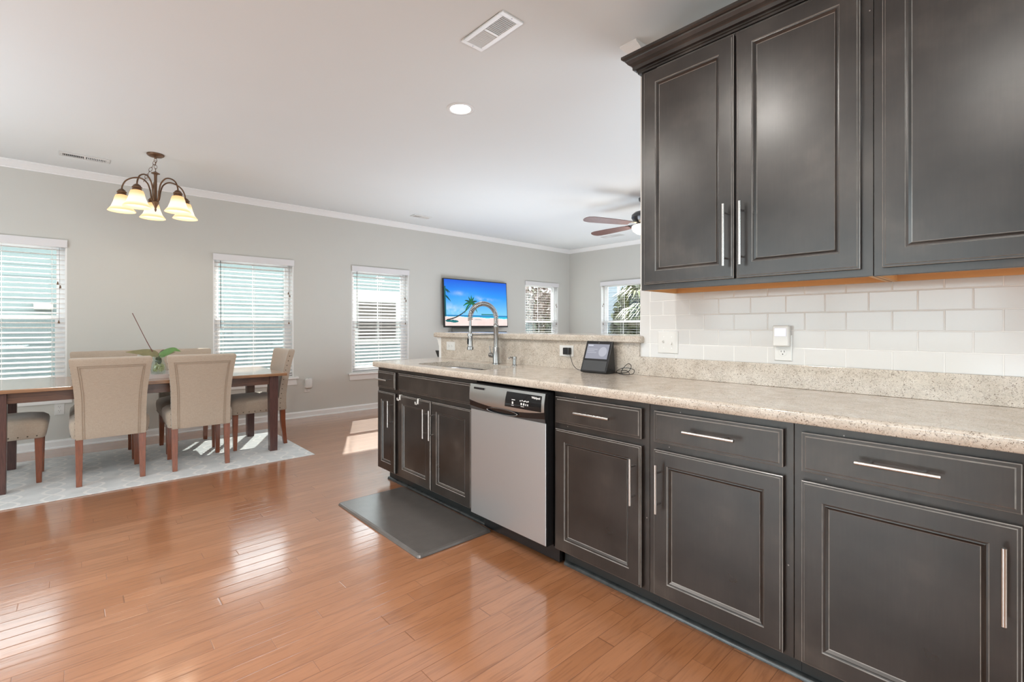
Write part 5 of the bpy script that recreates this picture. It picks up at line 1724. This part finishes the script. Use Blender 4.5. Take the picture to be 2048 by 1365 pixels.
H(MB().box((-.42, 9.38, 1.43), (-.22, 9.499, 1.53))).build('wall_box', M['ext_trim'], nh, bevel=.01)

n2 = thing('garden_house', 'pale blue sided house corner seen through the far wall window', 'house', (14.5, 11.2, -.35))
def H2(mb):
    mb.v = [(v[0] - 14.5, v[1] - 11.2, v[2] + .35) for v in mb.v]; return mb
H2(MB().box((14.0, 9.78, -.35), (19, 12.2, 4.2))).build('wall', M['siding_pale'], n2)
H2(MB().box((13.97, 9.76, -.35), (14.0, 9.86, 4.2))).build('corner_board', M['ext_trim'], n2)


def foliage(mb, c, rad, nleaf, size, seed, flat=0.0):
    rng = random.Random(seed)
    for _ in range(nleaf):
        while True:
            p = Vector((rng.uniform(-1, 1), rng.uniform(-1, 1), rng.uniform(-1, 1)))
            if .35 < p.length < 1: break
        q = Vector((c[0] + p.x * rad[0], c[1] + p.y * rad[1], c[2] + p.z * rad[2]))
        a = Vector((rng.uniform(-1, 1), rng.uniform(-1, 1), rng.uniform(-1, 1))).normalized()
        b = a.cross(Vector((rng.uniform(-1, 1), rng.uniform(-1, 1), rng.uniform(-1, 1)))).normalized()
        s = size * rng.uniform(.6, 1.3)
        mb.add([q - a * s, q + b * s * .45, q + a * s, q - b * s * .45], [(0, 1, 2, 3)])
    return mb


pt = thing('palm_tree', 'yellow green palm with drooping fronds outside the far wall window', 'palm tree', (11.0, 6.6, -.35))
mb = MB(); mb.tube([(0, 0, 0), (.02, 0, .8), (0, .03, 1.5), (0.02, 0, 2.2)], [.13, .11, .10, .09], 10); mb.build('trunk', M['bark'], pt)
rng = random.Random(5)
for k in range(26):
    az = 2 * PI * k / 26 + rng.uniform(-.15, .15); el = rng.uniform(-.5, 1.0); ln = rng.uniform(.75, 1.15)
    d = Vector((math.cos(az) * math.cos(el), math.sin(az) * math.cos(el), math.sin(el)))
    c0 = Vector((0, 0, 2.15)); c1 = c0 + d * ln * .55
    mb = MB(); mb.tube([c0, c1], [.014, .008], 5)
    s = d.cross(Vector((0, 0, 1))).normalized()
    nb_ = 18
    for q in range(nb_):
        a = (q / (nb_ - 1) - .5) * 3.6
        dirn = (d * math.cos(a) + s * math.sin(a)).normalized(); e = c1 + dirn * ln * .75 + Vector((0, 0, -.28 * ln))
        m_ = c1 + dirn * ln * .42; wv = dirn.cross(Vector((0, 0, 1))).normalized() * .028
        mb.add([c1, m_ - wv, e, m_ + wv], [(0, 1, 2, 3)])
    mb.build('frond', M['frond'], pt, weld=False)
hd = MB(); foliage(hd, (13.1, 8.0, 1.0), (.7, 1.4, 1.9), 7500, .13, 11)
tag(hd.build('hedge', M['hedge'], None, weld=False), 'olive green shrubbery behind the palm outside the far wall window', 'hedge')
pk_ = thing('pink_shrub', 'pink red leaved shrub outside the narrow window right of the television', 'shrub', (9.75, 9.7, -.35))
mb = MB()
for k in range(5):
    a = 1.26 * k; mb.tube([(0, 0, 0), (.15 * math.cos(a), .15 * math.sin(a), .9), (.4 * math.cos(a), .4 * math.sin(a), 1.9)], [.035, .025, .012], 6)
mb.build('branches', M['bark'], pk_)
mb = foliage(MB(), (-.1, 0, 2.2), (.75, .8, .55), 900, .08, 21); mb.build('foliage', M['pink'], pk_, weld=False)
bs = MB(); foliage(bs, (11.4, 11.6, .9), (1.8, 1.2, 1.6), 4200, .12, 31)
tag(bs.build('green_shrub', M['hedge'], None, weld=False), 'green shrub far behind the pink shrub, outside the narrow window', 'shrub')
fc = thing('garden_fence', 'weathered brown board fence low behind the garden shrubs', 'fence', (13.2, 13.6, -.35))
mb = MB()
for k in range(36):
    mb.box((-4 + k * .26, 0, 0), (-4 + k * .26 + .24, .03, 1.55))
mb.build('boards', M['fence'], fc)
mb = MB(); mb.box((-4, -.05, .35), (5.4, -.001, .45)).box((-4, -.05, 1.15), (5.4, -.001, 1.25)); mb.build('rail', M['fence'], fc)
